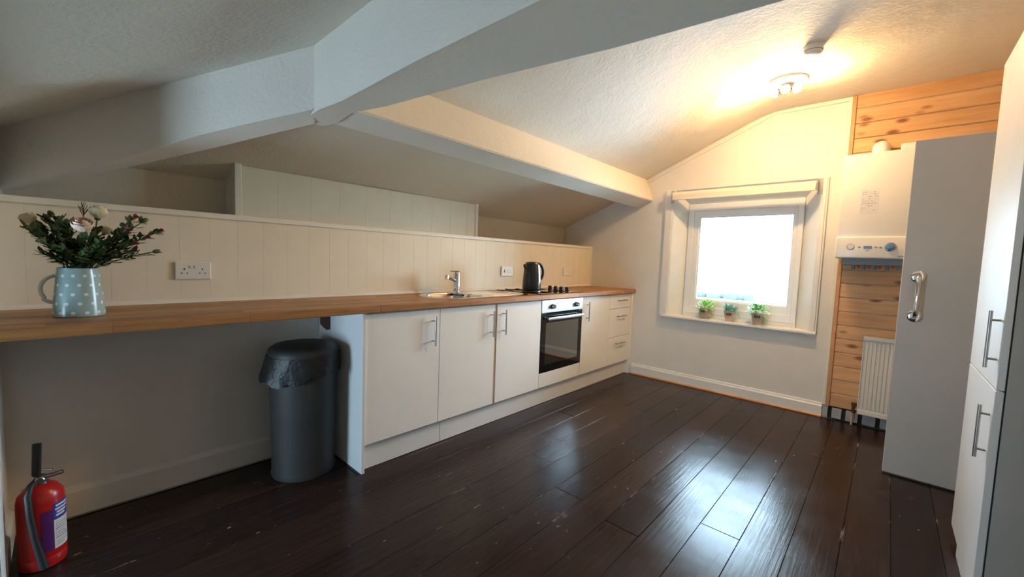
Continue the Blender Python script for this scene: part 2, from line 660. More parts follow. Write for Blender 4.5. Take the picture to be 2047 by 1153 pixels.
# splayed reveals and head
bm = nbm()
prism(bm, [(HX0, 0.0), (FX0 + 0.004, FY + 0.03), (FX0 + 0.004, 0.28), (HX0 - 0.01, 0.28)], 0.66, HZ1, 'z')
obj('reveal_left', bm, m_gloss, win)
bm = nbm()
prism(bm, [(HX1, 0.0), (FX1 - 0.004, FY + 0.03), (FX1 - 0.004, 0.28), (HX1 + 0.01, 0.28)], 0.66, HZ1, 'z')
obj('reveal_right', bm, m_gloss, win)
bm = nbm()
prism(bm, [(0.0, HZ1), (FY + 0.03, FZ1 - 0.004), (0.28, FZ1 - 0.004), (0.28, HZ1 + 0.02)], HX0, HX1, 'x')
obj('reveal_head', bm, m_gloss, win)
bm = nbm()
box(bm, FX0, FX1, FY + 0.004, 0.28, 0.655, FZ0 + 0.004)
obj('frame_packer', bm, m_gloss, win)
bm = nbm()
prism(bm, [(FY + 0.01, 0.684), (-0.036, 0.684), (-0.044, 0.678), (-0.044, 0.664), (-0.036, 0.657), (FY + 0.01, 0.657)], 0.872, 2.158, 'x')
obj('sill', bm, m_gloss, win)
for (a, b, nm) in ((0.838, 0.930, 'architrave'), (2.110, 2.160, 'architrave')):
    bm = nbm()
    box(bm, a, b, -0.018, 0, 0.684, 1.935, 0.003)
    box(bm, a + 0.012, b - 0.012, -0.025, -0.016, 0.684, 1.93, 0.003)
    obj(nm, bm, m_gloss, win)

# ------------------------------------------------------------------ LEFT WALL (knee wall, splash boards, ledge)
bm = nbm()
box(bm, -0.50, -0.014, YN - 0.1, 0.02, -0.08, 1.33)        # body under ledge
wall_left = struct('wall_left', bm, m_wall)
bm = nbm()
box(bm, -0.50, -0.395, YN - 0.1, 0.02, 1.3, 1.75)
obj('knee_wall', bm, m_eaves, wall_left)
# vertical tongue and groove boards above the worktop
GP = 0.1218
for k in range(-8, 32):
    ya = -3.526 + GP * k
    yb = ya + GP
    ya, yb = max(ya, YN), min(yb, 0)
    if yb - ya < 0.02:
        continue
    bm = nbm()
    box(bm, -0.012, 0.0, ya + 0.0001, yb - 0.0001, 0.905, 1.35, 0.0006)
    obj('splash_board', bm, m_board, wall_left)
bm = nbm()
box(bm, -0.014, -0.006, YN, 0.0, -0.02, 1.35)
obj('wall_backing', bm, m_wall, wall_left)
bm = nbm()
box(bm, -0.006, 0.0, YN, -3.1, 0.0, 0.90)
obj('plaster_lower', bm, m_wall, wall_left)
bm = nbm()
box(bm, -0.40, 0.006, YN, 0.0, 1.348, 1.366, 0.004)
box(bm, -0.002, 0.010, YN, 0.0, 1.338, 1.366, 0.003)
led = struct('trim_1', bm, m_creamtrim)
bm = nbm()
prism(bm, [(0, 0.914), (0.014, 0.914), (0.012, 0.921), (0, 0.931)], YN, 0.0)
struct('trim_2', bm, m_creamtrim)
bm = nbm()
box(bm, 0.0, 0.008, -0.014, 0.0, 0.914, 1.35, 0.002)
struct('trim_3', bm, m_creamtrim)
# boxing on the ledge
by0, by1, bx = -3.485, -1.625, -0.20
ztop = 1.752 + 0.40 * bx + 0.003
bm = nbm()
box(bm, -0.395, bx - 0.012, by0, by1, 1.36, ztop - 0.01)
boxing = obj('boxing', bm, m_wall, wall_left)
for k in range(0, 20):
    ya = by0 + 0.03 + 0.19 * k
    yb = min(ya + 0.19, by1 - 0.028)
    if yb - ya < 0.03:
        break
    bm = nbm()
    box(bm, bx - 0.012, bx, ya + 0.0002, yb - 0.0002, 1.36, ztop - 0.012, 0.0006)
    obj('boxing_board', bm, m_board, boxing)
for ya, yb in ((by0 - 0.004, by0 + 0.03), (by1 - 0.028, by1 + 0.004)):
    bm = nbm()
    box(bm, bx - 0.03, bx + 0.006, ya, yb, 1.36, ztop, 0.003)
    obj('corner_trim', bm, m_creamtrim, boxing)
# skirting under the counter
bm = nbm()
prism(bm, [(0, 0), (0.018, 0), (0.018, 0.105), (0.008, 0.125), (0, 0.128)], YN, -3.10)
struct('baseboard_left', bm, m_wall)

# ------------------------------------------------------------------ NEAR WALL with opening, RIGHT WALL, LANDING
DX0, DX1, DZ1 = 0.40, 1.62, 1.635
bm = nbm()
box(bm, -0.5, DX0, YN - 0.10, YN, -0.08, 1.80)
box(bm, DX1, XR + 0.1, YN - 0.10, YN, -0.08, 1.80)
box(bm, DX0, DX1, YN - 0.10, YN, DZ1, 1.80)
wall_near = struct('wall_near', bm, m_wall)
bm = nbm()
prism(bm, [(YN, 0), (YN + 0.014, 0), (YN + 0.014, 0.09), (YN + 0.006, 0.105), (YN, 0.106)], 0.02, DX0 - 0.05, 'x')
struct('baseboard_near', bm, m_gloss)
bm = nbm()
box(bm, DX0 - 0.06, DX0, YN, YN + 0.012, 0, DZ1, 0.003)
struct('trim_4', bm, m_gloss)
bm = nbm()
box(bm, XR, XR + 0.1, YB, 0.05, -0.08, 2.75)
wall_right = struct('wall_right', bm, m_wall)
# landing behind the camera: side walls, ceiling, end wall with its window opening
bm = nbm()
box(bm, -0.5, -0.2, YB, YN - 0.1, -0.08, 2.5)
struct('wall_landing_left', bm, m_wall)
bm = nbm()
WX0, WX1, WZ0, WZ1 = 0.38, 1.06, 0.22, 0.94
box(bm, -0.5, WX0, YB - 0.2, YB, -0.08, 2.5)
box(bm, WX1, XR + 0.1, YB - 0.2, YB, -0.08, 2.5)
box(bm, WX0, WX1, YB - 0.2, YB, -0.08, WZ0)
box(bm, WX0, WX1, YB - 0.2, YB, WZ1, 2.5)
struct('wall_landing_end', bm, m_wall)
win2 = struct('window_2')
bm = nbm()
rect_frame(bm, WX0, WX1, WZ0, WZ1, YB - 0.15, YB - 0.09, 0.05, 0.05, 0.05, 0.05)
obj('frame', bm, m_upvc, win2)
bm = nbm()
box(bm, WX0 + 0.04, WX1 - 0.04, YB - 0.122, YB - 0.117, WZ0 + 0.04, WZ1 - 0.04)
obj('pane', bm, m_pane, win2)

# ------------------------------------------------------------------ CEILING and beams
bm = nbm()


def slab(pts, t=0.06):
    A = [bm.verts.new(p) for p in pts]
    B = [bm.verts.new((p[0], p[1], p[2] + t)) for p in pts]
    n = len(pts)
    bm.faces.new(list(reversed(A)))
    bm.faces.new(B)
    for k in range(n):
        bm.faces.new((A[k], A[(k + 1) % n], B[(k + 1) % n], B[k]))


def zl(x):
    return 1.748 + 0.40 * x


def zr(x):
    return 1.803 + 0.427 * x


def hipz(y):
    return 1.764 + 0.44 * (y + 4.10)


# main slope with a soft crease into the flat
cre = [(0.50, zr(0.50)), (1.55, zr(1.55)), (1.66, zr(1.66) - 0.006), (1.76, 2.527), (1.88, 2.533), (XR + 0.05, 2.533)]
for (xa, za), (xb, zbb) in zip(cre, cre[1:]):
    slab([(xa, -3.38, za), (xb, -3.38, zbb), (xb, 0.02, zbb), (xa, 0.02, za)])
ceiling = struct('ceiling', bm, m_ceiling)
bm = nbm()
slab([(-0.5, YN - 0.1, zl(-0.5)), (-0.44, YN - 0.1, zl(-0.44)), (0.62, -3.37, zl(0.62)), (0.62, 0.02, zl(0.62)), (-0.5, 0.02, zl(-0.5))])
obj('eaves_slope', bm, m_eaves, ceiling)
bm = nbm()
slab([(-0.62, YN - 0.1, hipz(YN - 0.1)), (XR + 0.05, YN - 0.1, hipz(YN - 0.1)), (XR + 0.05, -3.30, hipz(-3.30)), (0.50, -3.30, hipz(-3.30))])
obj('near_slope', bm, m_ceiling, ceiling)
bm = nbm()
slab([(-0.5, YB - 0.2, 2.35), (XR + 0.1, YB - 0.2, 2.35), (XR + 0.1, YN - 0.1, 2.35), (-0.5, YN - 0.1, 2.35)])
slab([(-0.5, YN - 0.105, 1.62), (XR + 0.1, YN - 0.105, 1.62), (XR + 0.1, YN - 0.09, 1.62), (-0.5, YN - 0.09, 1.62)], 0.75)
bm.verts.ensure_lookup_table()
obj('landing_ceiling', bm, m_ceiling, ceiling)
def rz(x, y):
    return Vector((x, y, zr(x)))


bm = nbm()
tube(bm, [Vector((1.04, -2.60, zr(1.04) - 0.001)), Vector((0.93, -2.62, zr(0.93) - 0.001)), Vector((0.84, -2.63, zr(0.84) - 0.001))], [0.004, 0.006, 0.003], 6)
obj('plaster_ridge', bm, m_ceiling, ceiling, True)
bm = nbm()
tube(bm, [Vector((1.52, -2.21, zr(1.52) + 0.004)), Vector((1.52, -2.21, zr(1.52) - 0.02)), Vector((1.53, -2.20, zr(1.52) - 0.028)), Vector((1.54, -2.19, zr(1.52) - 0.02))], 0.0025, 6)
obj('ceiling_hook', bm, m_steel, ceiling, True)
# purlin: a square timber box set at the pitch of the roof
bm = nbm()
prism(bm, [(0.552, 1.773), (0.707, 1.841), (0.612, 2.10), (0.44, 2.03)], -3.345, 0.01)
for v in bm.verts:
    if v.co.y < -3 and v.co.z < 1.80:
        v.co.z = 1.798
bmesh.ops.bevel(bm, geom=[e for e in bm.edges if abs(e.verts[0].co.y - e.verts[1].co.y) > 1], offset=0.006, segments=2, affect='EDGES')
obj('purlin', bm, m_beam, ceiling, True)
# tie beam across the room; its soffit widens to the right
bm = nbm()
st = []
for x, yn, yc, yf, zn in ((0.50, -3.40, -3.37, -3.29, 1.79), (0.60, -3.40, -3.37, -3.27, 1.79), (0.70, -3.40, -3.355, -3.245, 1.797), (0.93, -3.40, -3.343, -3.205, 1.785), (1.43, -3.40, -3.32, -3.12, 1.792),
                          (1.91, -3.40, -3.305, -3.042, 1.785), (2.33, -3.40, -3.30, -2.99, 1.785), (XR + 0.02, -3.40, -3.30, -2.90, 1.785)):
    st.append([bm.verts.new(p) for p in ((x, yn, 2.45), (x, yn, zn + 0.006), (x, yn + 0.006, zn), (x, yc, zn + (0.022 if x > 0.75 else 0.008 if x > 0.65 else 0.001)), (x, yf, zn + (0.032 if x > 0.75 else 0.03 if x > 0.65 else 0.003)), (x, yf + 0.006, zn + (0.04 if x > 0.75 else 0.038 if x > 0.65 else 0.012)), (x, yf + 0.01, 2.60))])
for a, b in zip(st, st[1:]):
    for k in range(len(a)):
        bm.faces.new((a[k], a[(k + 1) % len(a)], b[(k + 1) % len(a)], b[k]))
bm.faces.new(st[0])
bm.faces.new(list(reversed(st[-1])))
obj('tie_beam', bm, m_beam, ceiling, True, 30)
# hip rafter running down to the corner
bm = nbm()
low_n = [(-0.30, -4.365, 1.395), (-0.176, -4.241, 1.445), (0.102, -3.963, 1.562), (0.324, -3.741, 1.672), (0.503, -3.562, 1.744), (0.662, -3.405, 1.803), (0.72, -3.36, 1.90)]
far_l = [(-0.52, -4.42, 1.375), (-0.208, -4.108, 1.478), (-0.028, -3.928, 1.548), (0.264, -3.636, 1.662), (0.42, -3.48, 1.727), (0.548, -3.352, 1.779), (0.60, -3.30, 1.90)]
up_n = [(-0.30, -4.365, 1.75), (-0.17, -4.235, 1.80), (0.108, -3.957, 1.90), (0.327, -3.738, 1.99), (0.475, -3.59, 2.05), (0.662, -3.405, 2.13), (0.72, -3.36, 2.13)]
st = []
for a, b, c in zip(low_n, far_l, up_n):
    t = (b[0], b[1], c[2])
    st.append([bm.verts.new(p) for p in (c, a, b, t)])
for a, b in zip(st, st[1:]):
    for k in range(4):
        bm.faces.new((a[k], a[(k + 1) % 4], b[(k + 1) % 4], b[k]))
bm.faces.new(st[0])
bm.faces.new(list(reversed(st[-1])))
obj('hip_rafter', bm, m_beam, ceiling, True, 30)

# ------------------------------------------------------------------ BASE UNITS
XD = 0.539
YE = -3.083


def bar_handle(parent, p0, p1, out, name='handle', r=0.0055, posts=(0.16, 0.84)):
    """T-bar handle from p0 to p1 (on the bar axis); out = vector from the bar back to the door"""
    p0, p1, out = Vector(p0), Vector(p1), Vector(out)
    bm = nbm()
    tube(bm, [p0, p1], r, 10)
    for t in posts:
        q = p0.lerp(p1, t)
        tube(bm, [q, q + out], r * 0.8, 8)
    return obj(name, bm, m_steel, parent, True)


def door_slab(parent, y0, y1, z0, z1, name='door', mat=None):
    bm = nbm()
    box(bm, XD - 0.018, XD, y0 + 0.0015, y1 - 0.0015, z0, z1, 0.0015)
    return obj(name, bm, mat or m_unit, parent)


def carcass(parent, y0, y1, openfront=False):
    bm = nbm()
    x0, x1, z0, z1, t = 0.02, XD - 0.02, 0.15, 0.874, 0.016
    box(bm, x0, x1, y0 + 0.0006, y0 + t, z0, z1)
    box(bm, x0, x1, y1 - t, y1 - 0.0006, z0, z1)
    box(bm, x0, x1, y0 + t, y1 - t, z0, z0 + t)
    box(bm, x0, x0 + 0.008, y0 + t, y1 - t, z0 + t, z1)
    if not openfront:
        box(bm, x1 - 0.09, x1, y0 + t, y1 - t, z1 - t, z1)
    return obj('carcass', bm, m_unitw, parent)


ys = [YE, -2.5905, -2.088, -1.5833, -0.9863, -0.4861, -0.006]
HB = XD + 0.032
HO = (-0.032, 0, 0)
# 1
u = thing('base_cabinet', (0.28, -2.84, 0), 'cream base cabinet nearest the bin, bar handle at its right edge', 'cabinet')
carcass(u, ys[0], ys[1])
d = door_slab(u, ys[0], ys[1], 0.15, 0.866)
bar_handle(d, (HB, -2.645, 0.645), (HB, -2.645, 0.825), HO)
# 2
u = thing('base_cabinet', (0.28, -2.34, 0), 'cream base cabinet under the sink bowl, tan worn strip along its right door edge', 'cabinet')
carcass(u, ys[1], ys[2])
d = door_slab(u, ys[1], ys[2] - 0.018, 0.15, 0.866)
bar_handle(d, (HB, -2.15, 0.645), (HB, -2.15, 0.825), HO)
bm = nbm()
box(bm, XD - 0.018, XD - 0.003, ys[2] - 0.018, ys[2] - 0.004, 0.15, 0.866, 0.001)
e = obj('edge_strip', bm, m_tan, u)
e['label'] = 'bare tan chipboard edge strip'
# 3
u = thing('base_cabinet', (0.28, -1.83, 0), 'cream base cabinet left of the oven, bar handle at its left edge', 'cabinet')
carcass(u, ys[2], ys[3])
d = door_slab(u, ys[2], ys[3], 0.15, 0.866)
bar_handle(d, (HB, -2.025, 0.645), (HB, -2.025, 0.825), HO)
# 4 oven housing
u = thing('oven_housing', (0.28, -1.285, 0), 'cream oven housing unit with a plain filler panel under the oven', 'cabinet')
carcass(u, ys[3], ys[4], True)
door_slab(u, ys[3], ys[4], 0.15, 0.268, 'filler_panel')
# 5
u = thing('base_cabinet', (0.28, -0.735, 0), 'cream base cabinet between the oven and the drawers', 'cabinet')
carcass(u, ys[4], ys[5])
d = door_slab(u, ys[4], ys[5], 0.15, 0.866)
bar_handle(d, (HB, -0.915, 0.645), (HB, -0.915, 0.825), HO)
# 6 drawers
u = thing('drawer_unit', (0.28, -0.25, 0), 'cream three drawer unit at the window end of the counter', 'cabinet')
carcass(u, ys[5], ys[6] - 0.035)
for (a, b, hz) in ((0.726, 0.866, 0.806), (0.433, 0.722, 0.645), (0.15, 0.429, 0.362)):
    d = door_slab(u, ys[5], ys[6] - 0.035, a, b, 'drawer')
    bar_handle(d, (HB, -0.36, hz), (HB, -0.17, hz), HO)
# end panel, filler, plinths
bm = nbm()
box(bm, 0.003, 0.548, YE - 0.018, YE - 0.0005, 0, 0.875, 0.001)
tag(obj('end_panel', bm, m_unitw), 'white end panel closing the cabinet run beside the bin', 'panel')
bm = nbm()
box(bm, 0.50, 0.552, -0.040, -0.001, 0, 0.874, 0.001)
tag(obj('filler_post', bm, m_unit), 'narrow cream filler strip between drawers and window wall', 'panel')
for a, b, lb in ((YE, -2.548, 'short white plinth board under the first cabinet near the bin'), (-2.547, -0.042, 'long white plinth board under the sink, oven and drawer units')):
    bm = nbm()
    box(bm, 0.492, 0.508, a + 0.001, b - 0.001, 0.001, 0.148, 0.001)
    tag(obj('plinth', bm, m_unitw), lb, 'plinth')

# ------------------------------------------------------------------ WORKTOPS
WT, WB, WX = 0.914, 0.876, 0.5735
YJ = -3.014
SX0, SX1, SY0, SY1 = 0.12, 0.47, -2.47, -2.09     # bowl cut-out


def worktop(name, y0, y1, hole=None):
    bm = nbm()
    prof = [(0.001, WB), (WX - 0.004, WB), (WX, WB + 0.004), (WX, WT - 0.005), (WX - 0.005, WT), (0.001, WT)]
    if not hole:
        prism(bm, prof, y0, y1)
    else:
        hx0, hx1, hy0, hy1 = hole
        prism(bm, prof, y0, hy0)
        prism(bm, prof, hy1, y1)
        prism(bm, [(0.001, WB), (hx0, WB), (hx0, WT), (0.001, WT)], hy0, hy1)
        prism(bm, [(hx1, WB), (WX - 0.004, WB), (WX, WB + 0.004), (WX, WT - 0.005), (WX - 0.005, WT), (hx1, WT)], hy0, hy1)
    return obj(name, bm, m_wood)


tag(worktop('worktop', YN + 0.001, YJ - 0.0012), 'oak block worktop running as an open shelf over the bin and extinguisher', 'worktop')
tag(worktop('worktop', YJ + 0.0012, -0.002, (SX0, SX1, SY0, SY1)), 'oak block worktop over the cabinets holding the sink and hob', 'worktop')
bm = nbm()
prism(bm, [(0.075, 0.876), (0.16, 0.876), (0.16, 0.735), (0.12, 0.745), (0.075, 0.76)], YE - 0.043, YE - 0.019)
tag(obj('support_block', bm, m_darkwood), 'small dark wooden block fixed under the worktop beside the end panel', 'block')

# ------------------------------------------------------------------ SINK + TAP
sk = thing('sink', (0.31, -2.05, WT), 'stainless steel inset sink with drainer in the oak worktop', 'sink')


def stadium(x0, x1, y0, y1, r, z, n=8):
    out = []
    for cx, cy, a0 in ((x1 - r, y1 - r, 0), (x0 + r, y1 - r, 90), (x0 + r, y0 + r, 180), (x1 - r, y0 + r, 270)):
        for k in range(n + 1):
            a = R(a0 + 90 * k / n)
            out.append(Vector((cx + r * math.cos(a), cy + r * math.sin(a), z)))
    return out


bm = nbm()
oz = WT + 0.0035
outer = [bm.verts.new(p) for p in stadium(0.075, 0.525, -2.52, -1.615, 0.19, WT + 0.0003)]
o1 = [bm.verts.new(p) for p in stadium(0.080, 0.520, -2.515, -1.62, 0.186, oz)]
o2 = [bm.verts.new(p) for p in stadium(0.094, 0.506, -2.50, -1.635, 0.175, oz)]
o3 = [bm.verts.new(p) for p in stadium(0.10, 0.50, -2.494, -1.641, 0.17, WT + 0.001)]
for A, B in ((outer, o1), (o1, o2), (o2, o3)):
    n = len(A)
    for k in range(n):
        bm.faces.new((A[k], A[(k + 1) % n], B[(k + 1) % n], B[k]))
# deck with a bowl: bridge o3 to the bowl loop
b1 = [bm.verts.new(p) for p in stadium(SX0 + 0.008, SX1 - 0.008, SY0 + 0.008, SY1 - 0.008, 0.10, WT + 0.001)]
n = len(o3)
for k in range(n):
    bm.faces.new((o3[k], o3[(k + 1) % n], b1[(k + 1) % n], b1[k]))
prev = b1
for ins, zz in ((0.014, -0.012), (0.02, -0.12), (0.045, -0.148)):
    nx = [bm.verts.new(p) for p in stadium(SX0 + ins, SX1 - ins, SY0 + ins, SY1 - ins, 0.09, WT + zz)]
    for k in range(n):
        bm.faces.new((prev[k], prev[(k + 1) % n], nx[(k + 1) % n], nx[k]))
    prev = nx
bm.faces.new(prev)
obj('basin', bm, m_chrome, sk, True, 35)
for k in range(6):
    bm = nbm()
    xx = 0.19 + 0.048 * k
    tube(bm, [(xx, -2.03, WT + 0.0005), (xx, -1.72, WT + 0.0005)], 0.0035, 8)
    obj('drainer_rib', bm, m_chrome, sk, True)
bm = nbm()
lathe(bm, [(0.001, -0.1475), (0.03, -0.1475), (0.034, -0.1445), (0.03, -0.143), (0.012, -0.145), (0.0, -0.146)], 20, (0.30, -2.28, WT))
obj('waste', bm, m_steel, sk, True)

tp = thing('tap', (0.165, -2.155, WT + 0.001), 'chrome mixer tap standing at the back of the sink', 'tap')
bm = nbm()
lathe(bm, [(0.036, 0), (0.036, 0.006), (0.027, 0.010), (0.025, 0.012), (0.025, 0.150), (0.023, 0.158), (0.001, 0.160)], 24, (0.165, -2.155, WT + 0.001))
obj('body', bm, m_chrome, tp, True)
bm = nbm()
tube(bm, [(0.170, -2.170, 1.012), (0.225, -2.270, 1.034), (0.250, -2.315, 1.044)], [0.0125, 0.0125, 0.0125], 14)
tube(bm, [(0.250, -2.315, 1.054), (0.254, -2.322, 1.030)], 0.0155, 14)
obj('spout', bm, m_chrome, tp, True)
bm = nbm()
prism(bm, [(-0.013, 0.0), (0.013, 0.0), (0.010, 0.008), (-0.010, 0.008)], -0.02, 0.085, 'y')
bmesh.ops.transform(bm, matrix=Matrix.Translation((0.165, -2.155, 1.076)) @ Matrix.Rotation(R(205), 4, 'Z') @ Matrix.Rotation(R(2), 4, 'X'), verts=bm.verts)
obj('lever', bm, m_chrome, tp, True)

# ------------------------------------------------------------------ HOB
hb = thing('hob', (0.30, -1.285, WT), 'black ceramic hob set in the worktop above the oven', 'hob')
bm = nbm()
box(bm, 0.045, 0.545, -1.60, -0.985, WT + 0.0003, WT + 0.006, 0.002)
obj('glass_plate', bm, m_blackgloss, hb)
for cx, cy, rr in ((0.17, -1.44, 0.075), (0.41, -1.44, 0.09), (0.17, -1.19, 0.09), (0.41, -1.19, 0.075)):
    bm = nbm()
    lathe(bm, [(rr - 0.003, WT + 0.0061), (rr - 0.003, WT + 0.0066), (rr, WT + 0.0066), (rr, WT + 0.0061)], 40, (cx, cy, 0))
    obj('heating_ring', bm, m_greyprint, hb)
for kx in (0.21, 0.275, 0.340, 0.405):
    bm = nbm()
    lathe(bm, [(0.021, 0), (0.021, 0.004), (0.018, 0.006), (0.017, 0.022), (0.019, 0.024), (0.018, 0.030), (0.001, 0.031)], 20, (kx, -1.048, WT + 0.006))
    k_ = obj('knob', bm, m_black, hb, True)
    bm = nbm()
    box(bm, kx - 0.003, kx + 0.003, -1.048 - 0.018, -1.048 + 0.018, WT + 0.034, WT + 0.040, 0.001)
    obj('pointer', bm, m_black, k_)

# ------------------------------------------------------------------ OVEN
ov = thing('oven', (0.28, -1.285, 0.27), 'built-in electric oven with black glass door and steel control panel', 'oven')
oy0, oy1 = ys[3] + 0.002, ys[4] - 0.002
bm = nbm()
t = 0.02
ix0, ix1, iz0, iz1 = 0.06, XD - 0.028, 0.285, 0.745
box(bm, ix0, ix0 + t, oy0 + 0.03, oy1 - 0.03, iz0, iz1)
box(bm, ix0, ix1, oy0 + 0.03, oy0 + 0.03 + t, iz0, iz1)
box(bm, ix0, ix1, oy1 - 0.03 - t, oy1 - 0.03, iz0, iz1)
box(bm, ix0, ix1, oy0 + 0.03, oy1 - 0.03, iz0, iz0 + t)
box(bm, ix0, ix1, oy0 + 0.03, oy1 - 0.03, iz1 - t, iz1)
obj('cavity', bm, plain('dark oven enamel', (0.035, 0.037, 0.037), 0.35), ov)
bm = nbm()
box(bm, XD - 0.028, XD + 0.004, oy0, oy1, 0.764, 0.868, 0.002)
cp = obj('control_panel', bm, m_panelsteel, ov)
for ky in (-1.444, -1.098):
    bm = nbm()
    lathe(bm, [(0.022, 0), (0.022, 0.006), (0.019, 0.008)], 24, (XD + 0.004, ky, 0.813), 'x')
    kk = obj('knob_collar', bm, m_black, cp, True)
    bm = nbm()
    lathe(bm, [(0.018, 0.006), (0.0175, 0.026), (0.015, 0.030), (0.0, 0.030)], 24, (XD + 0.004, ky, 0.813), 'x')
    obj('knob', bm, m_chrome, cp, True)
bm = nbm()
dz0, dz1 = 0.272, 0.757
gy0, gy1, gz0, gz1 = oy0 + 0.065, oy1 - 0.055, 0.335, 0.680
box(bm, XD - 0.026, XD + 0.002, oy0, gy0, dz0, dz1, 0.002)
box(bm, XD - 0.026, XD + 0.002, gy1, oy1, dz0, dz1, 0.002)
box(bm, XD - 0.026, XD + 0.002, gy0, gy1, dz0, gz0)
box(bm, XD - 0.026, XD + 0.002, gy0, gy1, gz1, dz1)
od = obj('oven_door', bm, m_blackgloss, ov)
bm = nbm()
box(bm, XD - 0.004, XD + 0.0005, gy0 - 0.004, gy1 + 0.004, gz0 - 0.004, gz1 + 0.004)
obj('door_glass', bm, m_ovenglass, od)
bm = nbm()
box(bm, XD + 0.032, XD + 0.044, oy0 + 0.055, oy1 - 0.03, 0.705, 0.729, 0.004, 2)
box(bm, XD + 0.004, XD + 0.034, oy0 + 0.07, oy0 + 0.09, 0.709, 0.725, 0.003)
box(bm, XD + 0.004, XD + 0.034, oy1 - 0.065, oy1 - 0.045, 0.709, 0.725, 0.003)
obj('door_handle', bm, m_panelsteel, od, True)
for rz in (0.50, 0.425):
    bm = nbm()
    tube(bm, [(0.48, oy0 + 0.055, rz), (0.48, oy1 - 0.055, rz)], 0.004, 8)
    tube(bm, [(0.10, oy0 + 0.055, rz), (0.10, oy1 - 0.055, rz)], 0.004, 8)
    for q in range(9):
        yy = oy0 + 0.06 + q * (oy1 - oy0 - 0.12) / 8
        tube(bm, [(0.10, yy, rz), (0.48, yy, rz)], 0.002, 6)
    obj('rack', bm, m_steel, ov, True)

# ------------------------------------------------------------------ KETTLE
kt = thing('kettle', (0.395, -1.51, WT + 0.006), 'black electric kettle standing on the hob', 'kettle')
kc = Vector((0.370, -1.515, WT + 0.006))
bm = nbm()
lathe(bm, [(0.078, 0), (0.082, 0.004), (0.080, 0.016), (0.070, 0.02), (0.001, 0.02)], 28, kc)
obj('power_base', bm, m_black, kt, True)
bm = nbm()
lathe(bm, [(0.074, 0.022), (0.077, 0.03), (0.076, 0.08), (0.071, 0.16), (0.064, 0.225), (0.060, 0.236), (0.001, 0.238)], 32, kc)
obj('body', bm, m_black, kt, True)
bm = nbm()
lathe(bm, [(0.058, 0.238), (0.054, 0.247), (0.03, 0.252), (0.001, 0.253)], 28, kc)
obj('lid', bm, m_black, kt, True)
hd = Vector((0.22, 0.97, 0)).normalized()
bm = nbm()
pts = []
for q in range(13):
    a = R(78 - 156 * q / 12)
    pts.append(kc + hd * (0.052 + 0.066 * math.cos(a)) + Vector((0, 0, 0.165 + 0.075 * math.sin(a))))
tube(bm, pts, [0.012] * 13, 10)
obj('handle', bm, m_black, kt, True)
bm = nbm()
wd = Vector((0.93, -0.05, 0)).normalized()
sd = Vector((0, 0, 1)).cross(wd)
lv = []
for q in range(2):
    for zz, rr in ((0.085, 0.0775), (0.15, 0.0735), (0.20, 0.0680), (0.225, 0.0645)):
        a = R(7 + (-8 if q == 0 else 8))
        lv.append(bm.verts.new(kc + Vector((math.cos(a + math.atan2(wd.y, wd.x)) * rr, math.sin(a + math.atan2(wd.y, wd.x)) * rr, zz))))
for q in range(3):
    bm.faces.new((lv[q], lv[q + 1], lv[q + 5], lv[q + 4]))
r_ = bmesh.ops.extrude_face_region(bm, geom=bm.faces[:])
for v in [g for g in r_['geom'] if isinstance(g, bmesh.types.BMVert)]:
    v.co += (wd * 0.8 + sd * 0.5) * 0.003
w_ = obj('water_window', bm, plain('clear kettle gauge', (0.55, 0.50, 0.45), 0.15), kt)
w_['label'] = 'pale vertical water level window'
bm = nbm()
q0 = kc - hd * 0.063 + Vector((0, 0, 0.20))
tube(bm, [q0, q0 - hd * 0.022 + Vector((0, 0, 0.026))], [0.02, 0.010], 10)
obj('spout', bm, m_black, kt, True)
bm = nbm()
tube(bm, [kc + Vector((-0.075, -0.02, 0.006)), kc + Vector((-0.13, -0.03, 0.02)), kc + Vector((-0.19, -0.02, 0.004)), kc + Vector((-0.30, -0.0, 0.004))], 0.0035, 8)
obj('cord', bm, m_black, kt, True)

# ------------------------------------------------------------------ SOCKETS


def socket(y0, y1, z0, z1, label, kind):
    yc, zc = (y0 + y1) / 2, (z0 + z1) / 2
    o = thing('wall_socket', (0.0, yc, z0), label, 'socket')
    bm = nbm()
    box(bm, 0.0003, 0.011, y0, y1, z0, z1, 0.003)
    obj('plate', bm, m_plastic, o)
    if kind == 'blank':
        for yy in (-0.045, 0.045):
            bm = nbm()
            lathe(bm, [(0.003, 0.011), (0.003, 0.0125), (0.0, 0.0125)], 10, (0, yc + yy, zc), 'x')
            obj('screw', bm, m_greyprint, o)
        return
    for s in (-1, 1):
        c = yc + s * 0.036
        if kind == 'double' or s == 1:
            for dy, dz, w, h in ((0, 0.008, 0.0025, 0.004), (-0.011, -0.012, 0.0035, 0.002), (0.011, -0.012, 0.0035, 0.002)):
                bm = nbm()
                box(bm, 0.0105, 0.0114, c + dy - w, c + dy + w, zc + dz - h, zc + dz + h)
                obj('pin_hole', bm, m_dark, o)
        yy = yc + s * (0.009 if kind == 'double' else 0.036 if s == -1 else 0.012)
        bm = nbm()
        hz = 0.020 if kind == 'double' else 0.0
        h = 0.0075 if kind == 'double' else 0.013
        box(bm, 0.0105, 0.0145, yy - 0.006, yy + 0.006, zc + hz - h, zc + hz + h, 0.0015)
        rk = obj('rocker', bm, m_redsw if (kind == 'cooker' and s == -1) else m_plastic, o)
        if kind == 'cooker' and s == -1:
            rk['label'] = 'red rocker switch'


socket(-3.790, -3.646, 1.029, 1.115, 'white double socket on the boarding between the jug and the sink', 'double')
socket(-1.509, -1.362, 1.034, 1.122, 'white cooker socket with red switch behind the kettle', 'cooker')
socket(-0.560, -0.412, 1.033, 1.117, 'blank white plate on the boarding right of the hob knobs', 'blank')

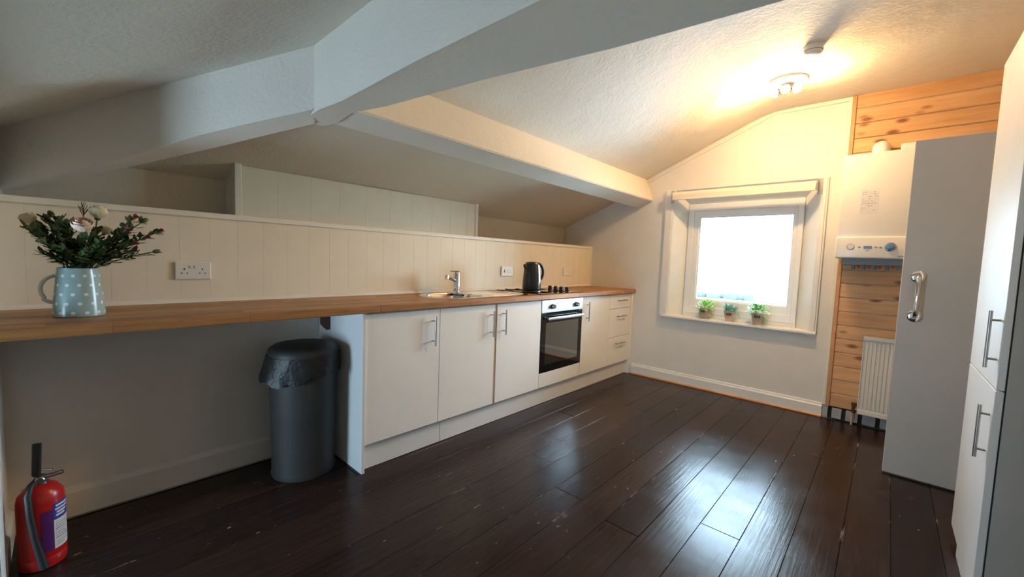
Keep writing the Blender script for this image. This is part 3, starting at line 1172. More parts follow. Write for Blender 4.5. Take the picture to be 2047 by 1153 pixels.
# ------------------------------------------------------------------ JUG + FLOWERS
JC = Vector((0.315, -4.118, WT))
jg = thing('jug', JC, 'pale blue polka dot jug of flowers on the worktop', 'jug')
bm = nbm()
lathe(bm, [(0.066, 0.0), (0.0705, 0.004), (0.070, 0.02), (0.066, 0.08), (0.060, 0.14), (0.0555, 0.175), (0.056, 0.181), (0.052, 0.181), (0.052, 0.17), (0.062, 0.08), (0.064, 0.012), (0.001, 0.010)], 40)
o = obj('body', bm, m_jug, None, True)
o.parent = jg
bm = nbm()
jd = Vector((-0.12, -1, 0)).normalized()
pts = []
for q in range(15):
    a = R(100 - 190 * q / 14)
    pts.append(JC + jd * (0.052 + 0.045 * math.cos(a) + (0.008 if q > 10 else 0)) + Vector((0, 0, 0.102 + 0.050 * math.sin(a))))
tube(bm, pts, 0.0065, 10)
obj('handle', bm, m_jugin, jg, True)


def leaf(bm, base, d, ln, w, nrm=None, fold=0.25):
    d = d.normalized()
    u, v = frame_basis(d)
    if nrm is not None:
        u = d.cross(nrm)
        if u.length < 1e-4:
            u, v = frame_basis(d)
        u.normalize()
        v = u.cross(d)
    p = [base, base + d * ln * 0.4 + u * w + v * w * fold, base + d * ln * 0.75 + u * w * 0.8 + v * w * fold, base + d * ln, base + d * ln * 0.75 - u * w * 0.8 + v * w * fold,
         base + d * ln * 0.4 - u * w + v * w * fold, base + d * ln * 0.55]
    V = [bm.verts.new(q) for q in p]
    for f in ((0, 1, 6), (1, 2, 6), (2, 3, 6), (3, 4, 6), (4, 5, 6), (5, 0, 6)):
        bm.faces.new([V[i] for i in f])


def stem_pts(top, rnd, mouth=None):
    mth = JC + Vector((rnd.uniform(-0.03, 0.03), rnd.uniform(-0.035, 0.035), 0.172)) if mouth is None else mouth
    foot = JC + Vector((-(mth.x - JC.x) * 0.5, -(mth.y - JC.y) * 0.5, 0.03))
    mid = mth.lerp(top, 0.5) + Vector((0, 0, 0.015))
    return [foot, mth, mid, top]


def bez(pts, n):
    p0, p1, p2, p3 = pts
    out = [p0]
    for k in range(n + 1):
        t = k / n
        out.append(p1 * (1 - t) ** 2 + p2 * 2 * t * (1 - t) + p3 * t * t)
    return out


def rose(top, mat, r, label, seed):
    rnd = random.Random(seed)
    t = thing('rose', JC + Vector((0, 0, 0.175)), label, 'flower')
    pts = bez(stem_pts(top, rnd), 6)
    bm = nbm()
    tube(bm, pts, 0.0022, 6)
    s = obj('stem', bm, m_stem, t, True)
    ax = (pts[-1] - pts[-2]).normalized()
    ax = (ax + Vector((0.25, 0, 0.5))).normalized()
    u, v = frame_basis(ax)
    bm = nbm()
    for ring, (cnt, rad, h, op) in enumerate(((3, 0.35, 1.15, 0.05), (4, 0.6, 1.15, 0.22), (5, 0.85, 1.05, 0.45), (6, 1.0, 0.9, 0.7))):
        for q in range(cnt):
            a0 = 2 * PI * (q + 0.37 * ring) / cnt
            wid = 2 * PI / cnt * 0.72
            grid = []
            for iz in range(4):
                tz = iz / 3
                rr = r * (rad * (0.30 + 0.70 * math.sin(PI * min(0.62, tz * 0.72 + 0.0))) + op * 0.12 * tz * tz)
                row = []
                for ia in range(5):
                    ta = ia / 4 * 2 - 1
                    a = a0 + ta * wid * (0.5 + 0.5 * math.sin(PI * (0.2 + 0.7 * tz)))
                    hh = r * (1.55 * h * tz * (1 - 0.10 * ta * ta)) - r * 0.55
                    row.append(bm.verts.new(top + ax * hh + (u * math.cos(a) + v * math.sin(a)) * rr))
                grid.append(row)
            for iz in range(3):
                for ia in range(4):
                    bm.faces.new((grid[iz][ia], grid[iz][ia + 1], grid[iz + 1][ia + 1], grid[iz + 1][ia]))
    b = obj('bloom', bm, mat, t, True, 80)
    bm = nbm()
    for q in range(5):
        a = 2 * PI * q / 5
        leaf(bm, top - ax * r * 0.6, (u * math.cos(a) + v * math.sin(a)) * 0.6 + ax * 0.5, r * 0.9, r * 0.16)
    obj('sepal', bm, m_leaf, t)['kind'] = 'stuff'
    bm = nbm()
    sphere(bm, top - ax * r * 0.55, r * 0.34, 10, 7)
    obj('calyx', bm, m_leaf, t, True)
    for q in range(2):
        bm = nbm()
        leaf(bm, pts[3 + q], Vector((rnd.uniform(-1, 1), rnd.uniform(-1, 1), 0.3)), 0.05, 0.012)
        obj('leaf', bm, m_leaf, t)


def spray(top, label, seed, kind, group=None):
    """leafy stem, leaves joined; kind 'bud' ends in a plump bud, 'pink' in a carnation tuft"""
    rnd = random.Random(seed)
    nm = {'bud': 'bud_stem', 'pink': 'carnation', 'leaf': 'foliage_stem'}[kind]
    t = thing(nm, JC + Vector((0, 0, 0.175)), label, 'flower' if kind == 'pink' else 'greenery', group)
    pts = bez(stem_pts(top, rnd), 7)
    bm = nbm()
    tube(bm, pts, [0.0020] * (len(pts) - 1) + [0.0013], 6)
    obj('stem', bm, m_stem, t, True)
    bm = nbm()
    ax = (pts[-1] - pts[-2]).normalized()
    for q in range(2, len(pts) - 1):
        for s in range(5 if kind != 'bud' else 4):
            w = pts[q].lerp(pts[q + 1 if q + 1 < len(pts) else q], rnd.random())
            leaf(bm, w, ax * 0.9 + Vector((rnd.uniform(-1, 1), rnd.uniform(-1, 1), rnd.uniform(-0.6, 0.8))), rnd.uniform(0.024, 0.040), rnd.uniform(0.006, 0.010))
    lf = obj('leaves', bm, m_leaf, t)
    lf['kind'] = 'stuff'
    if kind == 'bud':
        bm = nbm()
        mt = ax.to_track_quat('Z', 'Y').to_matrix().to_4x4()
        mt.translation = top
        bmesh.ops.create_uvsphere(bm, u_segments=10, v_segments=7, radius=0.0088, matrix=mt @ Matrix.Diagonal((1, 1, 1.55, 1)))
        obj('bud', bm, m_leaf2, t, True)
    elif kind == 'pink':
        bm = nbm()
        tube(bm, [top - ax * 0.016, top], [0.0035, 0.007], 8)
        obj('calyx', bm, m_leaf2, t, True)
        bm = nbm()
        u, v = frame_basis(ax)
        for q in range(14):
            a = 2 * PI * q / 14 * 2.4
            leaf(bm, top - ax * 0.002, (u * math.cos(a) + v * math.sin(a)) * rnd.uniform(0.3, 0.9) + ax, rnd.uniform(0.012, 0.018), 0.0055)
        obj('bloom', bm, m_pink, t)


JX = 0.33


def at(y, z, x=JX):
    return Vector((x, y, z))


rose(at(-4.105, 1.245, 0.38), m_rosep, 0.028, 'blush pink rose at the front centre of the jug bouquet', 1)
rose(at(-4.060, 1.300, 0.30), m_rosey, 0.027, 'pale yellow rose standing highest in the jug bouquet', 2)
rose(at(-4.232, 1.262, 0.29), m_rosey, 0.022, 'pale yellow rose at the far left of the bouquet', 3)
rose(at(-4.040, 1.235, 0.27), m_rosey, 0.018, 'small pale yellow rose half hidden in the greenery right of centre', 4)
for k, (y, z, x, lb) in enumerate(((-3.955, 1.300, 0.31, 'carnation stem with a red tip, topmost on the right of the bouquet'),
                                   (-3.880, 1.250, 0.33, 'magenta carnation reaching farthest right of the bouquet'),
                                   (-3.925, 1.222, 0.35, 'magenta carnation just below the farthest right bloom'),
                                   (-3.965, 1.195, 0.37, 'magenta carnation low at the right front of the bouquet'),
                                   (-3.985, 1.245, 0.36, 'dull red carnation among the leaves right of centre'),
                                   (-3.965, 1.165, 0.36, 'dull red carnation lowest on the right of the bouquet'))):
    spray(at(y, z, x), lb, 20 + k, 'pink')
G1 = 'budded stems on the left of the bouquet'
BL = ['olive budded stem just right of the far left yellow rose, low in the bouquet', 'olive budded stem rising behind the far left yellow rose',
      'olive budded stem second highest on the left of the bouquet', 'olive budded stem topmost on the left of the bouquet',
      'olive budded stem directly right of the topmost left bud', 'olive budded stem nearest the blush rose on its left side',
      'olive budded stem lowest on the left, above the jug handle', 'olive budded stem reaching farthest left of the bouquet',
      'short olive budded stem in the middle of the left-hand buds']
for k, (y, z, x) in enumerate(((-4.222, 1.218, 0.33), (-4.212, 1.248, 0.30), (-4.190, 1.275, 0.30), (-4.180, 1.288, 0.33), (-4.160, 1.272, 0.31), (-4.142, 1.262, 0.34), (-4.205, 1.190, 0.36), (-4.235, 1.235, 0.35),
                               (-4.17, 1.24, 0.34))):
    spray(at(y, z, x), BL[k], 40 + k, 'bud', G1)
G2 = 'leafy stems filling the bouquet'
for k, (y, z, x) in enumerate(((-4.200, 1.145, 0.36), (-4.170, 1.165, 0.38), (-4.130, 1.185, 0.33), (-4.100, 1.205, 0.37), (-4.075, 1.215, 0.33), (-4.050, 1.195, 0.38), (-4.020, 1.215, 0.35),
                               (-3.995, 1.225, 0.32), (-3.975, 1.245, 0.33), (-3.945, 1.225, 0.30), (-3.995, 1.175, 0.38), (-4.030, 1.160, 0.40), (-4.080, 1.165, 0.41), (-4.150, 1.20, 0.30), (-4.06, 1.25, 0.29),
                               (-4.11, 1.14, 0.41), (-3.98, 1.145, 0.33), (-4.02, 1.185, 0.30))):
    spray(at(y, z, x), 'dark green leafy stem in the middle of the jug bouquet', 70 + k, 'leaf', G2)
spray(at(-3.925, 1.290, 0.30), 'single green bud on a thin stem at upper right of the bouquet', 95, 'bud')
spray(at(-3.895, 1.165, 0.33), 'single green bud on a long stem low on the right of the bouquet', 96, 'bud')
# dry twig at the top
tw = thing('dry_twig', JC + Vector((0, 0, 0.175)), 'brown branching dry twig at the very top of the bouquet', 'greenery')
bm = nbm()
pts = bez(stem_pts(at(-4.098, 1.305, 0.28), random.Random(5)), 6)
tube(bm, pts, 0.0014, 6)
rnd = random.Random(9)
tip = pts[-1]
for q in range(11):
    e = tip + Vector((rnd.uniform(-0.015, 0.015), rnd.uniform(-0.022, 0.022), rnd.uniform(0.02, 0.045)))
    s = tip - Vector((0, 0, rnd.uniform(0, 0.02)))
    tube(bm, [s, s.lerp(e, 0.5) + Vector((0, rnd.uniform(-0.004, 0.004), 0)), e], 0.0009, 5)
obj('twig', bm, m_darkwood, tw)

# ------------------------------------------------------------------ BIN
BC = Vector((0.262, -3.288, 0))
bn = thing('bin', BC, 'dark grey round kitchen bin with a black liner under the worktop', 'bin')
bm = nbm()
lathe(bm, [(0.150, 0.004), (0.158, 0.0), (0.160, 0.012), (0.155, 0.03), (0.160, 0.30), (0.166, 0.60), (0.171, 0.60), (0.171, 0.615), (0.160, 0.615), (0.150, 0.03), (0.001, 0.03)], 40, BC)
obj('body', bm, m_bin, bn, True)
bm = nbm()
lathe(bm, [(0.1735, 0.606), (0.175, 0.612), (0.1745, 0.655), (0.168, 0.676), (0.150, 0.690), (0.10, 0.697), (0.001, 0.699)], 40, BC)
obj('lid', bm, m_blackmatte, bn, True)
bm = nbm()
n = 72
rows = []
rnd = random.Random(3)
ph = [rnd.uniform(0, 6.28) for _ in range(6)]
for iz in range(9):
    tz = iz / 8
    row = []
    for k in range(n):
        a = 2 * PI * k / n
        left = 0.5 + 0.5 * math.cos(a - R(-110))
        wob = 0.5 * math.sin(5 * a + ph[0]) + 0.35 * math.sin(9 * a + ph[1] + 2 * tz) + 0.3 * math.sin(17 * a + ph[2] - 4 * tz) + 0.2 * math.sin(29 * a + ph[3] + 6 * tz)
        drop = 0.095 + 0.035 * left + 0.014 * math.sin(3 * a + ph[4]) + 0.010 * math.sin(11 * a + ph[5])
        rr = 0.175 + tz * 0.0035 + 0.030 * left ** 3 * tz + 0.0075 * wob * tz + 0.004
        if abs(((a - R(90) + PI) % (2 * PI)) - PI) < 0.9:
            rr = min(rr, 0.1795)
        row.append(bm.verts.new(BC + Vector((rr * math.cos(a), rr * math.sin(a), 0.645 - drop * tz + 0.005 * wob * tz * (1 - tz)))))
    rows.append(row)
for a, b in zip(rows, rows[1:]):
    for k in range(n):
        bm.faces.new((a[k], a[(k + 1) % n], b[(k + 1) % n], b[k]))
obj('liner_bag', bm, m_bag, bn, True, 60)

# ------------------------------------------------------------------ FIRE EXTINGUISHER
EC = Vector((0.325, -4.235, 0))
ex = thing('fire_extinguisher', EC, 'red fire extinguisher with black hose standing in the corner under the worktop', 'fire extinguisher')
bm = nbm()
er = 0.066
lathe(bm, [(0.058, 0.0), (0.063, 0.004), (er, 0.02), (er, 0.045), (er - 0.001, 0.047), (er - 0.001, 0.05), (er, 0.052), (er, 0.285), (er - 0.004, 0.312), (er - 0.02, 0.338), (0.03, 0.350), (0.022, 0.353), (0.001, 0.354)], 40, EC)
obj('cylinder', bm, m_red, ex, True)
bm = nbm()
lathe(bm, [(0.024, 0.352), (0.024, 0.360), (0.017, 0.362), (0.017, 0.385), (0.001, 0.386)], 20, EC)
vl = obj('valve', bm, m_steel, ex, True)
bm = nbm()
lathe(bm, [(0.014, 0.0), (0.015, 0.012), (0.012, 0.015), (0.0, 0.015)], 16, EC + Vector((0.016, 0.0, 0.372)), 'x')
obj('gauge', bm, m_steel, vl, True)
hdir = Vector((0.35, 0.94, 0)).normalized()
bm = nbm()
box(bm, -0.012, 0.012, 0, 0.016, 0, 0.135, 0.003)
bmesh.ops.transform(bm, matrix=Matrix.Translation(EC + Vector((-0.004, -0.012, 0.383))) @ Matrix.Rotation(R(70), 4, 'Z') @ Matrix.Rotation(R(-6), 4, 'X'), verts=bm.verts)
obj('squeeze_lever', bm, m_black, ex)
bm = nbm()
tube(bm, [EC + Vector((0, 0, 0.375)), EC + Vector((0.012, 0.030, 0.380)), EC + Vector((0.022, 0.062, 0.388))], [0.009, 0.009, 0.008], 8)
obj('carry_handle', bm, m_steel, ex, True)
bm = nbm()
tube(bm, [EC + Vector((0.01, 0.01, 0.41)), EC + Vector((0.03, 0.035, 0.41))], 0.004, 8)
obj('safety_pin', bm, m_steel, ex, True)
bm = nbm()
hs = [EC + Vector(p) for p in ((0.01, -0.008, 0.372), (0.045, -0.022, 0.368), (0.068, -0.030, 0.335), (0.075, -0.026, 0.25), (0.078, -0.016, 0.15), (0.080, -0.004, 0.075), (0.080, 0.004, 0.02))]
tube(bm, hs, [0.010, 0.0105, 0.0105, 0.0105, 0.0105, 0.012, 0.014], 12)
obj('hose', bm, m_blackmatte, ex, True)
ex.scale = (0.93, 0.93, 0.87)


def wrap(a0, a1, z0, z1, r, n=10):
    bm = nbm()
    A, B, C_, D = [], [], [], []
    for k in range(n + 1):
        a = R(a0 + (a1 - a0) * k / n)
        c, s = math.cos(a), math.sin(a)
        A.append(bm.verts.new(EC + Vector((r * c, r * s, z0))))
        B.append(bm.verts.new(EC + Vector((r * c, r * s, z1))))
    for k in range(n):
        bm.faces.new((A[k], A[k + 1], B[k + 1], B[k]))
    return bm


lab = obj('label_panel', wrap(30, 88, 0.075, 0.255, er + 0.0006), m_label, ex, True)
lab['label'] = 'white instruction label with blue head'
obj('label_blue', wrap(30, 88, 0.200, 0.272, er + 0.0009), m_blue, lab, True)
obj('label_purple', wrap(0, 30, 0.075, 0.250, er + 0.0006), m_purple, ex, True)
for z, a, b in ((0.255, 36, 80), (0.240, 34, 84), (0.226, 38, 74), (0.213, 36, 66)):
    obj('label_text', wrap(a, b, z, z + 0.008, er + 0.0012), m_label, lab, True)
for q in range(11):
    z = 0.188 - q * 0.010
    obj('label_line', wrap(34, 84 - (q * 13) % 22, z, z + 0.003 if q % 4 else z + 0.0016, er + 0.0012), m_blue if q % 4 == 3 else m_greyprint, lab, True)

# ------------------------------------------------------------------ ROLLER BLIND
bl = thing('roller_blind', (1.512, -0.03, 1.82), 'cream roller blind rolled up above the window', 'blind')
bm = nbm()
lathe(bm, [(0.036, 0.0), (0.036, 1.146)], 28, (0.939, -0.062, 1.866), 'x')
obj('roll', bm, m_blind, bl, True)
bm = nbm()
box(bm, 0.942, 2.083, -0.1005, -0.0965, 1.826, 1.868)
box(bm, 0.942, 2.083, -0.105, -0.093, 1.819, 1.834, 0.003)
obj('fabric_hem', bm, m_blind, bl)
for xx in (0.900, 2.088):
    bm = nbm()
    box(bm, xx, xx + 0.034, -0.022, -0.0255, 1.80, 1.925, 0.001)
    box(bm, xx if xx > 1.5 else xx + 0.030, (xx if xx > 1.5 else xx + 0.030) + 0.004, -0.102, -0.024, 1.822, 1.912, 0.001)
    obj('bracket', bm, m_bracket, bl)

# ------------------------------------------------------------------ POT PLANTS


def pot_plant(cx, cy, label, mat, kind, seed, yawd=0, sc=1.0):
    rnd = random.Random(seed)
    b0 = Vector((cx, cy, 0.6843))
    t = thing('potted_plant', b0, label, 'plant')
    M = Matrix.Translation(b0) @ Matrix.Rotation(R(yawd), 4, 'Z') @ Matrix.Diagonal((sc, sc, sc, 1))
    bm = nbm()
    prof = ((0.028, 0), (0.046, 0.098), (0.041, 0.098), (0.038, 0.085))
    rings = []
    for r, z in prof:
        rings.append([bm.verts.new(Vector((sx * r, sy * r, z))) for sx, sy in ((-1, -1), (1, -1), (1, 1), (-1, 1))])
    for a, b in zip(rings, rings[1:]):
        for k in range(4):
            bm.faces.new((a[k], a[(k + 1) % 4], b[(k + 1) % 4], b[k]))
    bm.faces.new(list(reversed(rings[0])))
    bm.faces.new(rings[-1])
    bmesh.ops.transform(bm, matrix=M, verts=bm.verts)
    obj('pot', bm, m_kraft, t)
    bm = nbm()
    box(bm, -0.022, 0.022, -0.003, 0.0, -0.010, 0.010, 0.001)
    bmesh.ops.transform(bm, matrix=M @ Matrix.Translation((0, -0.0425, 0.072)) @ Matrix.Rotation(R(10.4), 4, 'X'), verts=bm.verts)
    tg = obj('name_tag', bm, m_chalk, t)
    bm = nbm()
    for q in range(5):
        box(bm, -0.016 + q * 0.0067, -0.0115 + q * 0.0067, -0.0037, -0.003, -0.004, 0.004)
    bmesh.ops.transform(bm, matrix=M @ Matrix.Translation((0, -0.0425, 0.072)) @ Matrix.Rotation(R(10.4), 4, 'X'), verts=bm.verts)
    obj('tag_mark', bm, m_greyprint, tg)
    bm = nbm()
    top = b0 + Vector((0, 0, 0.088 * sc))
    if kind == 'needle':
        for q in range(150):
            a = rnd.uniform(0, 2 * PI)
            rr = 0.042 * math.sqrt(rnd.random()) * sc
            p = top + Vector((rr * math.cos(a), rr * math.sin(a), rnd.uniform(0, 0.04)))
            leaf(bm, p, Vector((math.cos(a) * 0.7 + rnd.uniform(-.4, .4) + 0.35, math.sin(a) * 0.7 + rnd.uniform(-.4, .4), rnd.uniform(0.3, 1.3))), rnd.uniform(0.035, 0.06), 0.0036)
    else:
        for q in range(190):
            a = rnd.uniform(0, 2 * PI)
            e = rnd.uniform(-0.35, 1.45)
            rr = rnd.uniform(0.03, 0.078) * sc
            p = top + Vector((rr * math.cos(a) * math.cos(e), rr * math.sin(a) * math.cos(e), 0.016 + rr * 0.95 * math.sin(e)))
            d = (p - top) + Vector((rnd.uniform(-.02, .02), rnd.uniform(-.02, .02), rnd.uniform(-0.03, 0.02)))
            leaf(bm, p, d, rnd.uniform(0.018, 0.030), rnd.uniform(0.007, 0.012))
    f = obj('foliage', bm, mat, t)
    f['kind'] = 'stuff'
    # trailing stems
    vines = {'lime': ((0.055, -0.03, -0.055), (0.075, -0.02, -0.075), (-0.05, -0.035, -0.05), (-0.04, -0.045, -0.06), (0.01, -0.05, -0.05), (-0.02, -0.055, -0.065)),
             'needle': ((0.075, -0.01, 0.0), (0.095, -0.02, -0.035), (0.085, 0.01, -0.055)),
             'mid': ((0.065, -0.03, -0.06), (0.085, -0.02, -0.085), (-0.075, -0.01, 0.015), (-0.085, -0.02, -0.03), (0.07, -0.045, -0.075))}[kind]
    for vx, vy, vz in vines:
        e = top + Vector((vx, vy, vz)) * sc
        if e.z < 0.70 and e.y > -0.045:
            e.z = max(e.z, 0.700)
        mid = top.lerp(e, 0.55) + Vector((vx * 0.3, vy * 0.3, 0.035))
        bm = nbm()
        p = [top * (1 - s) ** 2 + mid * 2 * s * (1 - s) + e * s * s for s in [k / 6 for k in range(7)]]
        tube(bm, p, 0.0011, 5)
        for k in range(2, 7):
            for s_ in (-1, 1):
                leaf(bm, p[k], Vector((s_ * 0.8 + rnd.uniform(-.3, .3), rnd.uniform(-.8, .4), rnd.uniform(-0.4, 0.5))), rnd.uniform(0.013, 0.020), rnd.uniform(0.005, 0.007))
        obj('trailing_vine', bm, mat, t)


pot_plant(1.285, 0.025, 'lime green bushy plant in a kraft pot, left on the sill', m_pl1, 'lime', 11, -18)
pot_plant(1.500, 0.020, 'blue green spiky plant in a kraft pot, middle of the sill', m_pl2, 'needle', 12, 4, 0.98)
pot_plant(1.728, 0.012, 'mid green trailing plant in a kraft pot, right on the sill', m_pl3, 'mid', 13, 8, 1.05)

# ------------------------------------------------------------------ BOILER
bo = thing('boiler', (2.46, -0.15, 1.28), 'white combi boiler on the pine boards', 'boiler')
bm = nbm()
box(bm, 2.262, 2.690, -0.29, -0.0125, 1.30, 2.028, 0.012, 3)
obj('casing', bm, m_boiler, bo, True)
bm = nbm()
box(bm, 2.256, 2.696, -0.305, -0.05, 1.283, 1.438, 0.010, 3)
pn = obj('control_panel', bm, m_boiler, bo, True)
FYB = -0.305
bm = nbm()
lathe(bm, [(0.022, 0), (0.022, 0.002), (0.019, 0.003), (0.0, 0.003)], 24, (2.343, FYB, 1.366), 'y')
g = obj('pressure_gauge', bm, m_greyprint, pn, True)
bm = nbm()
lathe(bm, [(0.0185, 0.0032), (0.0185, 0.0040), (0.0, 0.0040)], 24, (2.343, FYB, 1.366), 'y')
obj('gauge_face', bm, m_label, g, True)
bm = nbm()
box(bm, 2.415, 2.460, FYB - 0.002, FYB + 0.001, 1.352, 1.372, 0.001)
obj('display', bm, m_lcd, pn)
for xx in (2.392, 2.481, 2.506):
    bm = nbm()
    box(bm, xx - 0.008, xx + 0.008, FYB - 0.003, FYB + 0.001, 1.359, 1.367, 0.002)
    obj('button', bm, m_greyprint, pn)
bm = nbm()
box(bm, 2.428, 2.445, FYB - 0.0008, FYB + 0.001, 1.336, 1.340)
obj('button_print', bm, m_greyprint, pn)
bm = nbm()
lathe(bm, [(0.031, 0), (0.031, 0.004), (0.027, 0.006)], 32, (2.556, FYB, 1.366), 'y')
obj('dial_ring', bm, m_chrome, pn, True)
bm = nbm()
lathe(bm, [(0.026, 0.003), (0.0245, 0.013), (0.022, 0.015), (0.0, 0.015)], 32, (2.556, FYB, 1.366), 'y')
obj('dial', bm, m_bluek, pn, True)
bm = nbm()
box(bm, 2.598, 2.632, FYB - 0.0012, FYB + 0.001, 1.297, 1.305, 0.0004)
obj('maker_plate', bm, m_greyprint, pn)
bm = nbm()
box(bm, 2.375, 2.470, -0.2912, -0.2895, 1.605, 1.765)
stk = obj('sticker', bm, m_label, bo)
rnd = random.Random(4)
for q in range(9):
    zz = 1.752 - q * 0.016
    x = 2.382
    bm = nbm()
    while x < 2.455:
        w = rnd.uniform(0.006, 0.016)
        if rnd.random() < 0.55:
            box(bm, x, min(x + w, 2.464), -0.2917, -0.2911, zz - 0.0015, zz + 0.0015)
        x += w + 0.005
    if len(bm.verts):
        obj('sticker_print', bm, m_greyprint, stk)
bm = nbm()
box(bm, 2.30, 2.66, -0.255, -0.03, 1.235, 1.30, 0.004)
obj('underside_tray', bm, m_boilergrey, bo)
for xx in (2.36, 2.42, 2.48, 2.55, 2.61):
    bm = nbm()
    tube(bm, [(xx, -0.10, 1.24), (xx, -0.10, 1.205)], 0.011, 10)
    obj('pipe_stub', bm, m_boilergrey, bo, True)
bm = nbm()
lathe(bm, [(0.062, 0), (0.062, 0.012), (0.05, 0.02)], 28, (2.455, -0.16, 2.026))
pts = [(2.455, -0.16, 2.04), (2.455, -0.158, 2.063), (2.455, -0.14, 2.085), (2.455, -0.10, 2.092), (2.455, -0.0125, 2.092)]
tube(bm, pts, [0.05, 0.049, 0.049, 0.05, 0.05], 24)
obj('flue_elbow', bm, m_boiler, bo, True)
bm = nbm()
box(bm, 2.560, 2.685, -0.20, -0.013, 2.026, 2.085, 0.004)
obj('top_cover', bm, m_boiler, bo)

# ------------------------------------------------------------------ RADIATOR
ra = thing('radiator', (2.80, -0.06, 0.1), 'white panel radiator partly hidden behind the grey door', 'radiator')
rx0, rx1 = 2.462, 3.15
bm = nbm()
prof = []
x = rx0 + 0.01
yb_, yf_ = -0.085, -0.094
xs = []
while x < rx1 - 0.03:
    xs += [(x, yb_), (x + 0.005, yf_), (x + 0.015, yf_), (x + 0.020, yb_)]
    x += 0.0235
top = [bm.verts.new((a, b, 0.665)) for a, b in xs]
bot = [bm.verts.new((a, b, 0.150)) for a, b in xs]
for k in range(len(xs) - 1):
    bm.faces.new((top[k], top[k + 1], bot[k + 1], bot[k]))
obj('ribbed_front', bm, m_rad, ra)
bm = nbm()
box(bm, rx0, rx1, -0.086, -0.045, 0.115, 0.685, 0.004)
obj('panel', bm, m_rad, ra)
bm = nbm()
box(bm, rx0 - 0.003, rx1 + 0.003, -0.098, -0.018, 0.672, 0.703, 0.006, 2)
obj('top_grille', bm, m_rad, ra)
bm = nbm()
box(bm, rx0, rx1, -0.096, -0.045, 0.104, 0.145, 0.006, 2)
obj('bottom_seam', bm, m_rad, ra)
bm = nbm()
box(bm, rx0 - 0.003, rx0 + 0.004, -0.096, -0.018, 0.110, 0.69, 0.002)
obj('side_cover', bm, m_rad, ra)
bm = nbm()
tube(bm, [(2.432, -0.05, 0.0005), (2.432, -0.05, 0.105), (2.440, -0.05, 0.125), (2.464, -0.05, 0.13)], 0.0075, 10)
obj('pipe', bm, m_copper, ra, True)
bm = nbm()
lathe(bm, [(0.012, 0.095), (0.012, 0.15), (0.016, 0.152), (0.016, 0.175), (0.0, 0.176)], 16, (2.437, -0.05, 0))
obj('valve', bm, m_darkwood, ra, True)

# ------------------------------------------------------------------ OPEN GREY DOOR with grab handle
dr = struct('door_1')
bm = nbm()
box(bm, 2.617, XR - 0.01, -0.89, -0.853, 0.008, 1.935, 0.003)
obj('leaf', bm, m_greydoor, dr)
bm = nbm()
hx = 2.687
pts = [(hx, -0.893, 1.172), (hx, -0.915, 1.172), (hx, -0.935, 1.162), (hx, -0.942, 1.14), (hx, -0.942, 0.98), (hx, -0.935, 0.957), (hx, -0.915, 0.947), (hx, -0.893, 0.947)]
tube(bm, pts, 0.0125, 14)
gh = obj('grab_handle', bm, m_chrome, dr, True)
for zz in (1.172, 0.947):
    bm = nbm()
    lathe(bm, [(0.034, 0.0), (0.034, 0.004), (0.028, 0.007), (0.012, 0.008)], 28, (hx, -0.89, zz), 'y')
    obj('handle_rose', bm, m_chrome, gh, True)

# ------------------------------------------------------------------ LARDER
la = thing('larder_cupboard', (3.14, -1.73, 0), 'tall white larder cupboard with two doors at the right edge', 'cupboard')
LX, LF, LN, LT = 2.857, -1.432, -2.032, 2.085
bm = nbm()
box(bm, LX + 0.024, XR - 0.004, LN, LF, 0.05, LT, 0.001)
obj('carcass', bm, m_greyside, la)
d1 = nbm()
box(d1, LX + 0.001, LX + 0.020, LN + 0.002, LF, 0.802, LT, 0.0015)
dU = obj('upper_door', d1, m_larder, la)
d2 = nbm()
box(d2, LX, LX + 0.020, LN + 0.002, LF, 0.05, 0.798, 0.0015)
dL = obj('lower_door', d2, m_larder, la)
bm = nbm()
box(bm, LX + 0.05, XR - 0.01, LN + 0.01, LF - 0.02, 0, 0.05)
obj('plinth', bm, m_larder, la)
bm = nbm()
box(bm, LX + 0.001, LX + 0.02, LN + 0.002, -1.63, 0.0, 0.0495, 0.001)
obj('kick_panel', bm, m_larder, la)
bm = nbm()
box(bm, LX + 0.0203, LX + 0.0237, LN + 0.006, LF - 0.004, 0.06, LT - 0.01)
obj('door_gap_shade', bm, m_dark, la)  # black sheet between doors and carcass, painting in the shade of the gap
for dd, (z0, z1) in ((dU, (0.868, 1.068)), (dL, (0.545, 0.735))):
    bar_handle(dd, (LX - 0.025, -1.982, z0), (LX - 0.025, -1.982, z1), (0.025, 0, 0), r=0.0055)

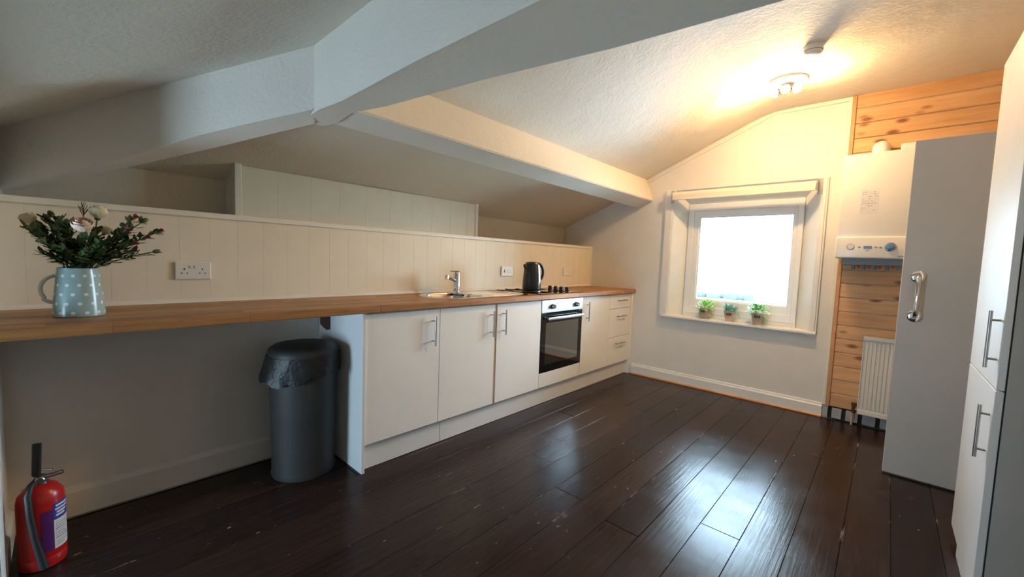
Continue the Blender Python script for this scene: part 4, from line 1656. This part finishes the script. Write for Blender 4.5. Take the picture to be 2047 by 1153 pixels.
# ------------------------------------------------------------------ CEILING LIGHT + SMOKE DETECTOR
LC = Vector((1.93, -0.62, 2.533))
cl = thing('ceiling_light', LC, 'lit ceiling light with bare warm bulbs on a round plate', 'light')
bm = nbm()
lathe(bm, [(0.0, -0.028), (0.05, -0.028), (0.115, -0.018), (0.122, -0.008), (0.122, 0.0)], 36, LC)
obj('base_plate', bm, m_lampbase, cl, True)
bm = nbm()
lathe(bm, [(0.0, -0.062), (0.014, -0.062), (0.018, -0.05), (0.018, -0.026)], 20, LC)
obj('stem', bm, m_chrome, cl, True)
for dv in ((-0.93, -0.33, -0.16), (0.86, -0.47, -0.20), (-0.05, -0.88, -0.46)):
    dv = Vector(dv).normalized()
    hc = LC + Vector((0, 0, -0.082)) + Vector((dv.x, dv.y, 0)) * 0.070
    bm = nbm()
    tube(bm, [LC + Vector((0, 0, -0.052)), LC + Vector((0, 0, -0.056)) + Vector((dv.x, dv.y, 0)) * 0.03, hc - dv * 0.03], 0.006, 8)
    tube(bm, [hc - dv * 0.042, hc - dv * 0.03, hc - dv * 0.004], [0.014, 0.022, 0.0325], 18)
    ar = obj('lamp_holder', bm, m_chrome, cl, True)
    bm = nbm()
    sphere(bm, hc + dv * 0.004, 0.0275, 18, 12)
    obj('bulb', bm, m_bulb, cl, True)
SC = Vector((2.125, -1.055, 2.533))
sd_ = thing('smoke_detector', SC, 'round white smoke detector on the ceiling beside the light', 'smoke detector')
bm = nbm()
lathe(bm, [(0.0, -0.046), (0.034, -0.046), (0.044, -0.040), (0.048, -0.028), (0.052, -0.026), (0.052, 0.0)], 36, SC)
obj('body', bm, m_detector, sd_, True)
bm = nbm()
lathe(bm, [(0.0495, -0.030), (0.0500, -0.030), (0.0500, -0.026), (0.0495, -0.026)], 36, SC)
obj('vent_band', bm, m_greyprint, sd_, True)

# ------------------------------------------------------------------ OUTSIDE
bm = nbm()
box(bm, -400, 300, 20, 400, -7.0, -6.5)
struct('ground', bm, m_field)
bm = nbm()
rnd = random.Random(8)
for q in range(14):
    sphere(bm, Vector((-38 + q * 1.9 + (6 if q > 10 else 0) + rnd.uniform(-.5, .5), 105 + rnd.uniform(-1.5, 1.5), -6.0)), 1.2, 8, 6, (1.3, 1, rnd.uniform(0.7, 1.3)))
h = obj('hedgerow', bm, m_hedge, None, True)
tag(h, 'pale green hedgerow across the field outside the window', 'hedge')
h['kind'] = 'stuff'
